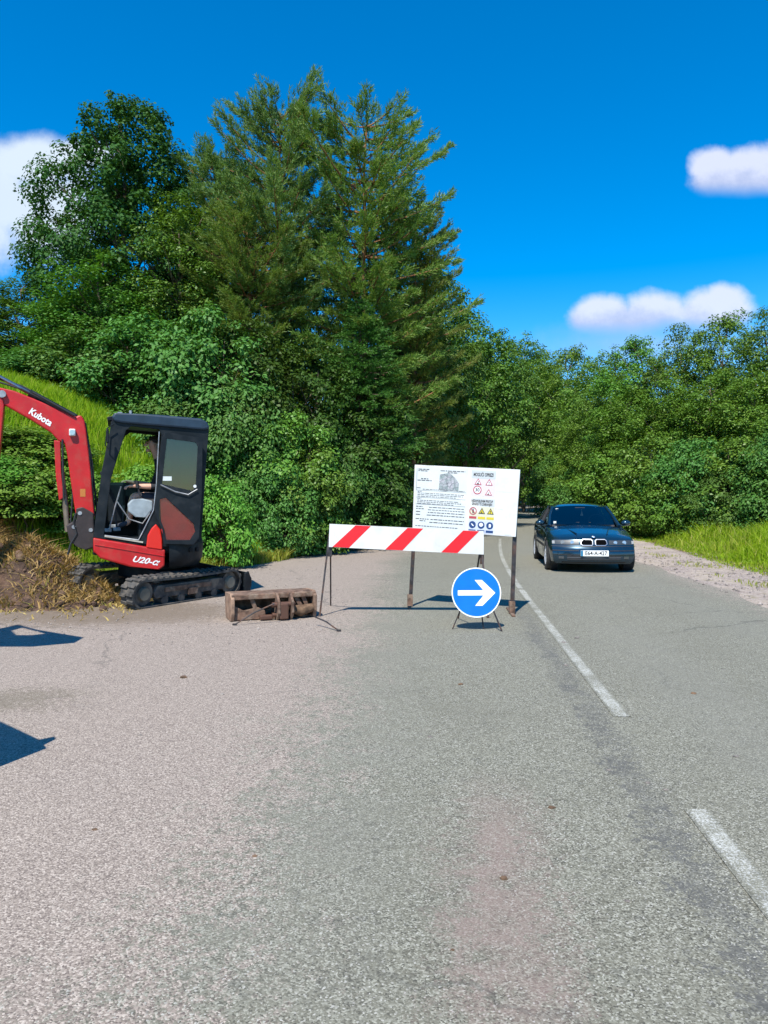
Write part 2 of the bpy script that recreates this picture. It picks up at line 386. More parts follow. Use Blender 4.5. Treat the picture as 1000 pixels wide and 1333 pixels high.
def road_mat():
    m = bpy.data.materials.new('worn_asphalt'); m.use_nodes = True; t = NT(m.node_tree)
    p, acr, c, chipA, dist, mid, big, fine = asphalt_nodes(t)
    sp = t.new('ShaderNodeSeparateXYZ'); t.l.new(p, sp.inputs[0]); Y = sp.outputs[1]
    jit = t.math('ADD', t.math('MULTIPLY', t.math('SUBTRACT', mid, .5), 1.2), t.math('MULTIPLY', t.math('SUBTRACT', big, .5), 1.1))
    jit = t.math('ADD', jit, t.math('MULTIPLY', t.grain, 1.1))
    a = t.math('ADD', acr, jit)
    pink = t.ramp(chipA, [(0, (.14, .11, .098)), (.35, (.245, .200, .166)), (.75, (.340, .280, .235)), (1, (.50, .425, .36))])
    edge = t.math('ADD', t.math('MULTIPLY', t.step(Y, 6, 20), -.55), -2.25)
    gf = t.step(t.math('SUBTRACT', edge, a), -.45, .15)
    c = t.mix(t.math('MULTIPLY', gf, .9), c, pink)
    # right margin dusted with stones
    c = t.mix(t.math('MULTIPLY', t.step(a, 2.9, 3.35), .7), c, pink)
    # a reddish strip in the wheel track close by
    def band(center, half, soft):
        return t.math('SUBTRACT', 1.0, t.step(t.math('ABSOLUTE', t.math('SUBTRACT', t.math('ADD', acr, t.math('MULTIPLY', jit, .26)), center)), half, half + soft))
    red = t.math('MULTIPLY', band(-.98, .03, .26), t.math('SUBTRACT', 1.0, t.step(Y, 3.1, 4.2)))
    c = t.mix(t.math('MULTIPLY', t.math('MULTIPLY', red, t.step(mid, .25, .6)), .5), c, (.27, .185, .165))
    # bitumen seam beside the line
    seam = t.math('MULTIPLY', band(-.22, .035, .07), t.math('SUBTRACT', 1.0, t.step(Y, 8, 12)))
    c = t.mix(t.math('MULTIPLY', t.math('MULTIPLY', seam, t.math('ADD', .25, t.step(mid, .3, .65))), .62), c, (.085, .084, .082))
    # dark soil spill by the digger
    sx = sp.outputs[0]
    sp1 = t.math('SUBTRACT', 1.0, t.math('SQRT', t.math('ADD', t.math('POWER', t.math('DIVIDE', t.math('ADD', sx, 3.6), 2.2), 2), t.math('POWER', t.math('DIVIDE', t.math('SUBTRACT', Y, 9.6), 1.3), 2))))
    c = t.mix(t.math('MULTIPLY', t.step(t.math('ADD', sp1, t.math('MULTIPLY', jit, .5)), 0, .5), .75), c, (.15, .115, .08))
    sp2 = t.math('SUBTRACT', 1.0, t.math('SQRT', t.math('ADD', t.math('POWER', t.math('DIVIDE', t.math('ADD', sx, 2.75), .55), 2), t.math('POWER', t.math('DIVIDE', t.math('SUBTRACT', Y, 5.45), .4), 2))))
    c = t.mix(t.math('MULTIPLY', t.step(t.math('ADD', sp2, t.math('MULTIPLY', jit, 1.3)), .1, .7), .45), c, (.10, .09, .055))
    # cracks
    vc = t.new('ShaderNodeTexVoronoi', feature='DISTANCE_TO_EDGE'); vc.inputs['Scale'].default_value = .28
    wv = t.new('ShaderNodeVectorMath', operation='ADD'); t.l.new(p, wv.inputs[0]); t.l.new(t.scalev(t.noise(p, 1.6, 5, .6, 1), (.9, .9, 0)), wv.inputs[1])
    t.l.new(wv.outputs[0], vc.inputs['Vector'])
    cr = t.math('MULTIPLY', t.math('SUBTRACT', 1.0, t.step(vc.outputs[0], .0015, .005)), t.step(t.noise(p, .35, 2), .45, .58))
    # tyre polished tracks, oil drips
    for tc_ in (-1.75, .75, 2.3): c = t.mix(t.math('MULTIPLY', t.math('MULTIPLY', band(tc_, .15, .35), t.step(big, .35, .6)), .22), c, (.225, .22, .185))
    drip = t.math('MULTIPLY', t.step(t.noise(p, 2.6, 2, .4), .70, .76), t.step(t.noise(p, .6, 2), .5, .6))
    c = t.mix(t.math('MULTIPLY', drip, .35), c, (.07, .068, .06))
    c = t.mix(t.math('MULTIPLY', cr, .4), c, (.06, .06, .055))
    b = t.new('ShaderNodeBump'); b.inputs['Strength'].default_value = .22; b.inputs['Distance'].default_value = .005
    t.l.new(t.math('ADD', t.math('MULTIPLY', dist, -1.0), t.math('MULTIPLY', fine, .4)), b.inputs['Height'])
    s = t.new('ShaderNodeBsdfPrincipled'); t.l.new(c, s.inputs['Base Color']); s.inputs['Roughness'].default_value = .88
    s.inputs['Specular IOR Level'].default_value = .2
    t.l.new(b.outputs[0], s.inputs['Normal'])
    o = t.new('ShaderNodeOutputMaterial'); t.l.new(s.outputs[0], o.inputs[0]); return m

def line_mat():
    m = bpy.data.materials.new('worn_road_paint'); m.use_nodes = True; t = NT(m.node_tree)
    p, acr, c, chipA, dist, mid, big, fine = asphalt_nodes(t, True)
    w = t.math('ADD', t.math('MULTIPLY', mid, .8), t.math('MULTIPLY', chipA, .55))
    w = t.math('ADD', w, t.math('MULTIPLY', big, .35))
    ed = t.math('ABSOLUTE', t.attr('across'))
    w = t.math('ADD', w, t.math('MULTIPLY', t.step(ed, .5, 1.05), .4))
    c = t.mix(t.step(w, .62, .88), t.mix(chipA, (.42, .42, .38), (.62, .61, .56)), c)
    s = t.new('ShaderNodeBsdfPrincipled'); t.l.new(c, s.inputs['Base Color']); s.inputs['Roughness'].default_value = .75
    s.inputs['Specular IOR Level'].default_value = .25
    o = t.new('ShaderNodeOutputMaterial'); t.l.new(s.outputs[0], o.inputs[0]); return m

def build_ground():
    X, Y, f = grid(warp(-24, 32, .28, 900), warp(-6, 64, .28, 900))
    Z = zg(X, Y) - .006
    d = xfoot(Y) - X; dr = X - (xc(Y) + 4.7)
    grassy = np.maximum(sm(-.2, .7, d), sm(.2, 1.2, dr + .6 * (vnoise(X, Y, .8, 5) - .5)))
    gravelly = sm(-1.9, -1.2, X - (xc(Y) + 4.4)) * (1 - sm(-.2, .9, dr)) + sm(.4, -.3, d) * 0
    gravelly = np.maximum(gravelly, (1 - sm(-.5, .2, d)) * (X < xc(Y)))
    o = np_mesh('ground', np.stack([X, Y, Z], 1), f, ground_mat(), attrs={'grassy': grassy, 'gravelly': gravelly}, smooth=True)
    tag(o, kind='structure')
    ys = np.concatenate([np.arange(-6, 40, .25), np.arange(40, 130, 1.0)]); us = np.linspace(0, 1, 60)
    V = []; A = []
    for y in ys:
        l = float(np.minimum(xfoot(y) + .45, xc(y) - 3.0)) + .35 * (float(vnoise(y, 3.3, 1.1, 4)) - .5); r = float(xc(y)) + 3.25 + .35 * (float(vnoise(y, 7.7, .7, 6)) - .5) + .12 * (float(vnoise(y, 1.7, 4, 6)) - .5)
        x = l + (r - l) * us; V.append(np.stack([x, np.full_like(x, y), grade(y) + np.zeros_like(x) + .004], 1)); A.append(x - xc(y))
    n = len(us); i = np.arange(len(ys) * n).reshape(len(ys), n)
    f = np.stack([i[:-1, :-1].ravel(), i[:-1, 1:].ravel(), i[1:, 1:].ravel(), i[1:, :-1].ravel()], 1)
    o = np_mesh('road', np.concatenate(V), f, road_mat(), attrs={'across': np.concatenate(A)}, smooth=True); tag(o, kind='structure')
    lm = line_mat(); V = []; Fc = []; A = []
    for (a, b) in ((-1.5, .2), (1.2, 3.52), (5.02, 12.0), (12.15, 27), (29, 36), (38, 45), (47, 54), (56, 64)):
        yy = np.arange(a, b + .01, (b - a) / max(4, int((b - a) / .5)))
        for k, y in enumerate(yy):
            for s in (-1, 1):
                V.append((float(xc(y)) + s * .062, y, float(grade(y)) + .008)); A.append(s)
            if k: q = len(V); Fc.append((q - 4, q - 3, q - 1, q - 2))
    o = np_mesh('road_marking', np.array(V), np.array(Fc), lm, attrs={'across': np.array(A)}); tag(o, kind='structure')
build_ground()

# ------------------------------------------------------------------ vegetation
rng = np.random.default_rng(11)
def unit(a): return a / np.maximum(np.linalg.norm(a, axis=-1, keepdims=True), 1e-9)
def leaf_verts(P, N, L, W, rg, D=None):
    """folded diamond leaves: P centres, N normals, L lengths; D optional pointing direction"""
    n = len(P); T = unit(rg.normal(size=(n, 3))) if D is None else D
    T = unit(T - N * np.sum(T * N, 1, keepdims=True)); B = np.cross(N, T)
    L = L[:, None]; W = W[:, None]
    v = np.stack([P - T * L * .5, P + B * W * .5 + N * L * .06 - T * L * .05, P + T * L * .5 - N * L * .05, P - B * W * .5 + N * L * .06 - T * L * .05], 1)
    return v.reshape(-1, 3), np.arange(n * 4).reshape(n, 4)

def limb_tubes(mb, pts, r0, r1, seg=7):
    n = len(pts); mb.tube(pts, [r0 + (r1 - r0) * i / (n - 1) for i in range(n)], seg)

def wob_path(a, b, n, amp, rg):
    a = np.array(a, float); b = np.array(b, float)
    return [tuple(a + (b - a) * i / (n - 1) + (rg.normal(size=3) * amp * math.sin(math.pi * i / (n - 1)))) for i in range(n)]

BARK = mat('bark', (.13, .10, .075), .95, vary=.5, vscale=9, bump=.8, bscale=25, spec=.1)
PINEBARK = mat('pine_bark', (.24, .12, .065), .95, vary=.45, vscale=9, bump=.8, bscale=25, spec=.1)

def broadleaf(H, Rr, base, M, per, L, lm, seed, profile, clump=(.4, .75), trunk=.16, stems=1, spread=.0):
    rg = np.random.default_rng(seed)
    root = empty('prototype')
    zs = rg.random(M * 3); pr = np.interp(zs, [p[0] for p in profile], [p[1] for p in profile])
    keep = rg.random(M * 3) < pr / max(p[1] for p in profile) * .9 + .1
    zs = zs[keep][:M]; pr = pr[keep][:M]; m = len(zs)
    th = rg.random(m) * 2 * np.pi
    lob = .78 + .5 * vnoise(th / (2 * np.pi) * 6, zs * 5, 1.0, seed)
    rr = Rr * pr * lob * (rg.random(m) ** .45)
    C = np.stack([rr * np.cos(th), rr * np.sin(th), base + zs * (H - base)], 1)
    rc = clump[0] + (clump[1] - clump[0]) * rg.random(m) ** 1.4
    rc = rc * (.65 + .35 * np.clip(pr, 0, 1))
    P = []; N = []
    for c, r in zip(C, rc):
        k = int(per * (r / clump[1]) ** 2) + 12
        d = unit(rg.normal(size=(k, 3))); rad = r * rg.random(k) ** .42
        d[:, 2] = np.where(rg.random(k) < .35, np.abs(d[:, 2]), d[:, 2])
        off = d * rad[:, None] * np.array([1.1, 1.1, .72]); p = c + off
        out = unit(c - np.array([0, 0, base + (c[2] - base) * .6]))
        nn = unit(np.array([0, 0, .75]) + d * .75 + out * .35 + rg.normal(size=(k, 3)) * .42)
        P.append(p); N.append(nn)
    P = np.concatenate(P); N = np.concatenate(N); P[:, 2] = np.maximum(P[:, 2], .08)
    ln = L * (.65 + .7 * rg.random(len(P)))
    v, f = leaf_verts(P, N, ln, ln * .62, rg)
    np_mesh('crown', v, f, lm, root); Hreal = float(np.percentile(v[:, 2], 99.9))
    mb = MB()
    for s in range(stems):
        o = np.array([rg.normal() * spread, rg.normal() * spread, -.35]) if stems > 1 else np.array([0, 0, -.35])
        top = np.array([o[0] * 2.2, o[1] * 2.2, H * .86])
        path = wob_path(o, top, 9, .10 * Rr / 2, rg); limb_tubes(mb, path, trunk, trunk * .16, 8)
        pa = np.array(path)
        for j in rg.choice(m, min(m, 34 if stems == 1 else 12), replace=False):
            c = C[j]; z0 = max(.3, c[2] - .5 * math.hypot(c[0], c[1]) - .4)
            i = int(np.clip(np.interp(z0, pa[:, 2], np.arange(9)), 0, 8)); a = pa[i]
            limb_tubes(mb, wob_path(a, c, 5, .08, rg), trunk * .34, trunk * .07, 5)
    mb.build('trunk', BARK, root, smooth=60)
    return root, Hreal

PINEP = [(0, .7), (.2, .9), (.45, 1), (.68, .95), (.85, .86), (.94, .66), (1, .38)]
SPRP = [(0, 1), (.3, .85), (.6, .6), (.85, .32), (1, .05)]
def conifer(H, Rr, base, lm, seed, droop=0.0, up=.35, step=.34, nb=6, shoots=9, needle=.11, trunk=.17, dens=14, lean=0.0, profile=None, nw=.011, bark=None, dead=True):
    rg = np.random.default_rng(seed); root = empty('prototype'); mb = MB(); tw = MB()
    path = wob_path((0, 0, -.4), (lean, 0, H), 10, .09, rg); limb_tubes(mb, path, trunk, .025, 9); pa = np.array(path)
    V = []; S = []; D = []
    z = base
    while z < H - .12:
        f = (z - base) / (H - base); L = Rr * np.interp(f, [p[0] for p in profile], [p[1] for p in profile])
        c = np.array([np.interp(z, pa[:, 2], pa[:, 0]), np.interp(z, pa[:, 2], pa[:, 1]), z])
        a0 = rg.random() * 6.28
        for b in range(nb):
            a = a0 + b * 6.283 / nb + rg.normal() * .25; l = L * (.42 + .72 * rg.random()) * (1.25 if rg.random() < .12 else 1)
            if profile is not SPRP and rg.random() < .2: continue
            if l < .12: l = .12
            dh = np.array([math.cos(a), math.sin(a), 0.0])
            rise = (up * (.35 + .9 * f) + rg.normal() * .1)
            n = 7; tt = np.linspace(0, 1, n)[:, None]
            pts = c + dh * l * tt + np.array([0, 0, 1.0]) * l * (rise * tt ** 1.7 - droop * tt * (1.15 - .55 * tt))
            limb_tubes(tw, [tuple(q) for q in pts], .012 + .012 * l, .005, 4)
            ns = max(3, int(shoots * l * 1.6))
            s = .22 + .78 * rg.random(ns) ** .75
            base_p = np.stack([np.interp(s, tt[:, 0], pts[:, k]) for k in range(3)], 1)
            side = np.cross(dh, [0, 0, 1.0]); q = rg.normal(size=ns)
            base_p += side * (q * l * .17 * (1.05 - s))[:, None] + rg.normal(size=(ns, 3)) * .05
            dd = unit(dh * (.65 + .5 * s)[:, None] + side * (np.sign(q) * .55)[:, None] + np.array([0, 0, 1.0]) * ((up * 1.9 * (.3 + f) - droop * .5) + rg.normal(size=ns) * .25)[:, None])
            S.append(base_p); D.append(dd)
        z += step * (.75 + .5 * rg.random()) * (1.0 - .35 * f)
    # leader
    k = 10; S.append(np.stack([np.full(k, pa[-1, 0]), np.full(k, pa[-1, 1]), H - .7 + .75 * rg.random(k)], 1)); D.append(unit(np.array([0, 0, 1.0]) + rg.normal(size=(k, 3)) * .25))
    S = np.concatenate(S); D = np.concatenate(D); n = len(S)
    # needles along each shoot
    sl = .20 + .14 * rg.random(n)
    S = np.repeat(S, dens, 0); D = np.repeat(D, dens, 0); sl = np.repeat(sl, dens); N = len(S)
    t = rg.random(N); r = unit(np.cross(D, rg.normal(size=(N, 3))))
    b0 = S + D * (sl * t)[:, None]; nd = unit(D * .85 + r * (.95 - .4 * t)[:, None]); w = unit(np.cross(nd, rg.normal(size=(N, 3)))) * nw
    ln = (needle * (.7 + .6 * rg.random(N)))[:, None]
    v = np.stack([b0 - w, b0 + w, b0 + nd * ln + w * .35, b0 + nd * ln - w * .35], 1).reshape(-1, 3)
    Hreal = float(np.percentile(v[:, 2], 99.98))
    np_mesh('crown', v, np.arange(N * 4).reshape(N, 4), lm, root)
    mb.build('trunk', bark or PINEBARK, root, smooth=60)
    tw.build('branch_work', bark or PINEBARK, root, smooth=60)['kind'] = 'stuff'
    return root, Hreal

LM = dict(
    oak=leaf_mat('oak_leaf', (.028, .082, .018), (.062, .140, .030), (.09, .18, .05), gloss=.1),
    ash=leaf_mat('ash_leaf', (0.061, 0.152, 0.020), (0.128, 0.244, 0.034), (0.183, 0.293, 0.061), gloss=.25),
    alder=leaf_mat('alder_leaf', (0.076, 0.177, 0.020), (0.152, 0.275, 0.034), (0.207, 0.317, 0.061), gloss=.25),
    hazel=leaf_mat('hazel_leaf', (0.059, 0.159, 0.027), (0.122, 0.250, 0.051), (0.183, 0.317, 0.098), gloss=.2, rough=.5),
    shrub=leaf_mat('shrub_leaf', (0.073, 0.201, 0.024), (0.159, 0.317, 0.039), (0.220, 0.366, 0.073), gloss=.3),
    shade=leaf_mat('shade_toned_leaf', (.032, .088, .014), (.072, .150, .024), gloss=.2),  # darker leaf colour carries the shade of bushes under the trees
    nettle=leaf_mat('nettle_leaf', (.090, .235, .028), (.175, .340, .045), (.26, .40, .10), gloss=.15),
    pine=leaf_mat('pine_needle', (.105, .205, .052), (.20, .315, .090), (.25, .27, .09), trans=.3, gloss=.25),
    pineb=leaf_mat('pine_needle_brownish', (.110, .195, .034), (.205, .290, .058), (.24, .19, .07), trans=.3, gloss=.25),
    spruce=leaf_mat('spruce_needle', (.048, .120, .020), (.105, .200, .035), trans=.18, gloss=.2),
    grass=leaf_mat('grass_blade', (.19, .34, .012), (.36, .50, .025), (.48, .47, .09), trans=.5, gloss=.15),
    dry=leaf_mat('dry_straw', (.22, .13, .045), (.50, .36, .13), (.17, .20, .04), trans=.2, gloss=.2),
    verge=leaf_mat('verge_blade', (.22, .30, .03), (.38, .38, .06), (.45, .37, .13), trans=.4, gloss=.3),
)
ROUND = [(0, .55), (.15, .85), (.4, 1), (.65, .86), (.85, .55), (1, .16)]
TALL = [(0, .5), (.2, .8), (.5, 1), (.75, .78), (.92, .52), (1, .25)]
BUSH = [(0, .8), (.25, 1), (.55, .95), (.8, .65), (1, .25)]
SP = {}
SP['oak'] = broadleaf(10, 3.3, 1.2, 460, 300, .14, LM['oak'], 3, ROUND, (.26, .72), .2)
SP['ash'] = broadleaf(10, 2.9, 1.0, 290, 210, .13, LM['ash'], 5, TALL, (.34, .75), .16)
SP['ash2'] = broadleaf(10, 2.7, .8, 280, 210, .13, LM['ash'], 8, ROUND, (.34, .75), .16)
SP['alder'] = broadleaf(9, 2.6, .7, 350, 220, .12, LM['alder'], 13, TALL, (.3, .7), .13)
SP['alder2'] = broadleaf(9, 2.8, .6, 350, 220, .12, LM['alder'], 17, ROUND, (.3, .7), .13)
SP['wood'] = broadleaf(11, 2.9, 3.2, 300, 220, .15, LM['ash'], 63, ROUND, (.35, .8), .17)
SP['hazel'] = broadleaf(3.4, 1.9, .25, 210, 210, .115, LM['hazel'], 21, BUSH, (.28, .58), .05, 6, .14)
SP['shrub'] = broadleaf(3.0, 1.6, .1, 190, 190, .10, LM['shrub'], 23, BUSH, (.22, .5), .03, 6, .14)
SP['shrub2'] = broadleaf(2.6, 1.7, .1, 200, 210, .09, LM['hazel'], 27, BUSH, (.24, .52), .03, 6, .14)
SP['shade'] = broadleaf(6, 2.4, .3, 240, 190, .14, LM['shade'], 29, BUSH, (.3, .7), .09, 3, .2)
SP['nettle'] = broadleaf(1.5, 1.1, .05, 140, 190, .085, LM['nettle'], 31, BUSH, (.2, .4), .02, 8, .2)
SP['pine'] = conifer(13, 2.3, 2.6, LM['pine'], 41, up=.50, nb=6, shoots=19, profile=PINEP, step=.42, nw=.012, needle=.13)
SP['pine2'] = conifer(13, 2.7, 2.2, LM['pineb'], 43, up=.36, nb=6, shoots=18, profile=PINEP, step=.44, lean=.3, nw=.012, needle=.13)
SP['spruce'] = conifer(11, 2.6, .5, LM['spruce'], 47, up=.1, droop=.35, nb=8, shoots=13, profile=SPRP, step=.30, needle=.09, nw=.014, bark=BARK)
used = set()
def plant(sp, px, Y, ytop, r, name, label, cat, group, yaw=None, dz=0.0):
    """stand a plant of a kind at distance Y below a pixel column, as tall as the photo shows, r metres in radius"""
    root, H = SP[sp]; rad0 = {'oak': 3.3, 'wood': 2.9, 'ash': 2.9, 'ash2': 2.7, 'alder': 2.6, 'alder2': 2.8, 'hazel': 1.9, 'shrub': 1.6, 'shrub2': 1.7, 'shade': 2.4, 'nettle': 1.1, 'pine': 2.3, 'pine2': 2.7, 'spruce': 2.6}[sp]
    o = root if sp not in used else copy_tree(root)
    used.add(sp)
    x = (px - 500) / F * Y; z0 = float(zg(x, Y)) + dz; h = CH + (HZ - ytop) / F * Y - z0
    o.name = name; o.location = (x, Y, z0); o.scale = (r / rad0, r / rad0, h / H)
    o.rotation_euler = (0, 0, random.random() * 6.28 if yaw is None else yaw)
    tag(o, label, cat, group); return o

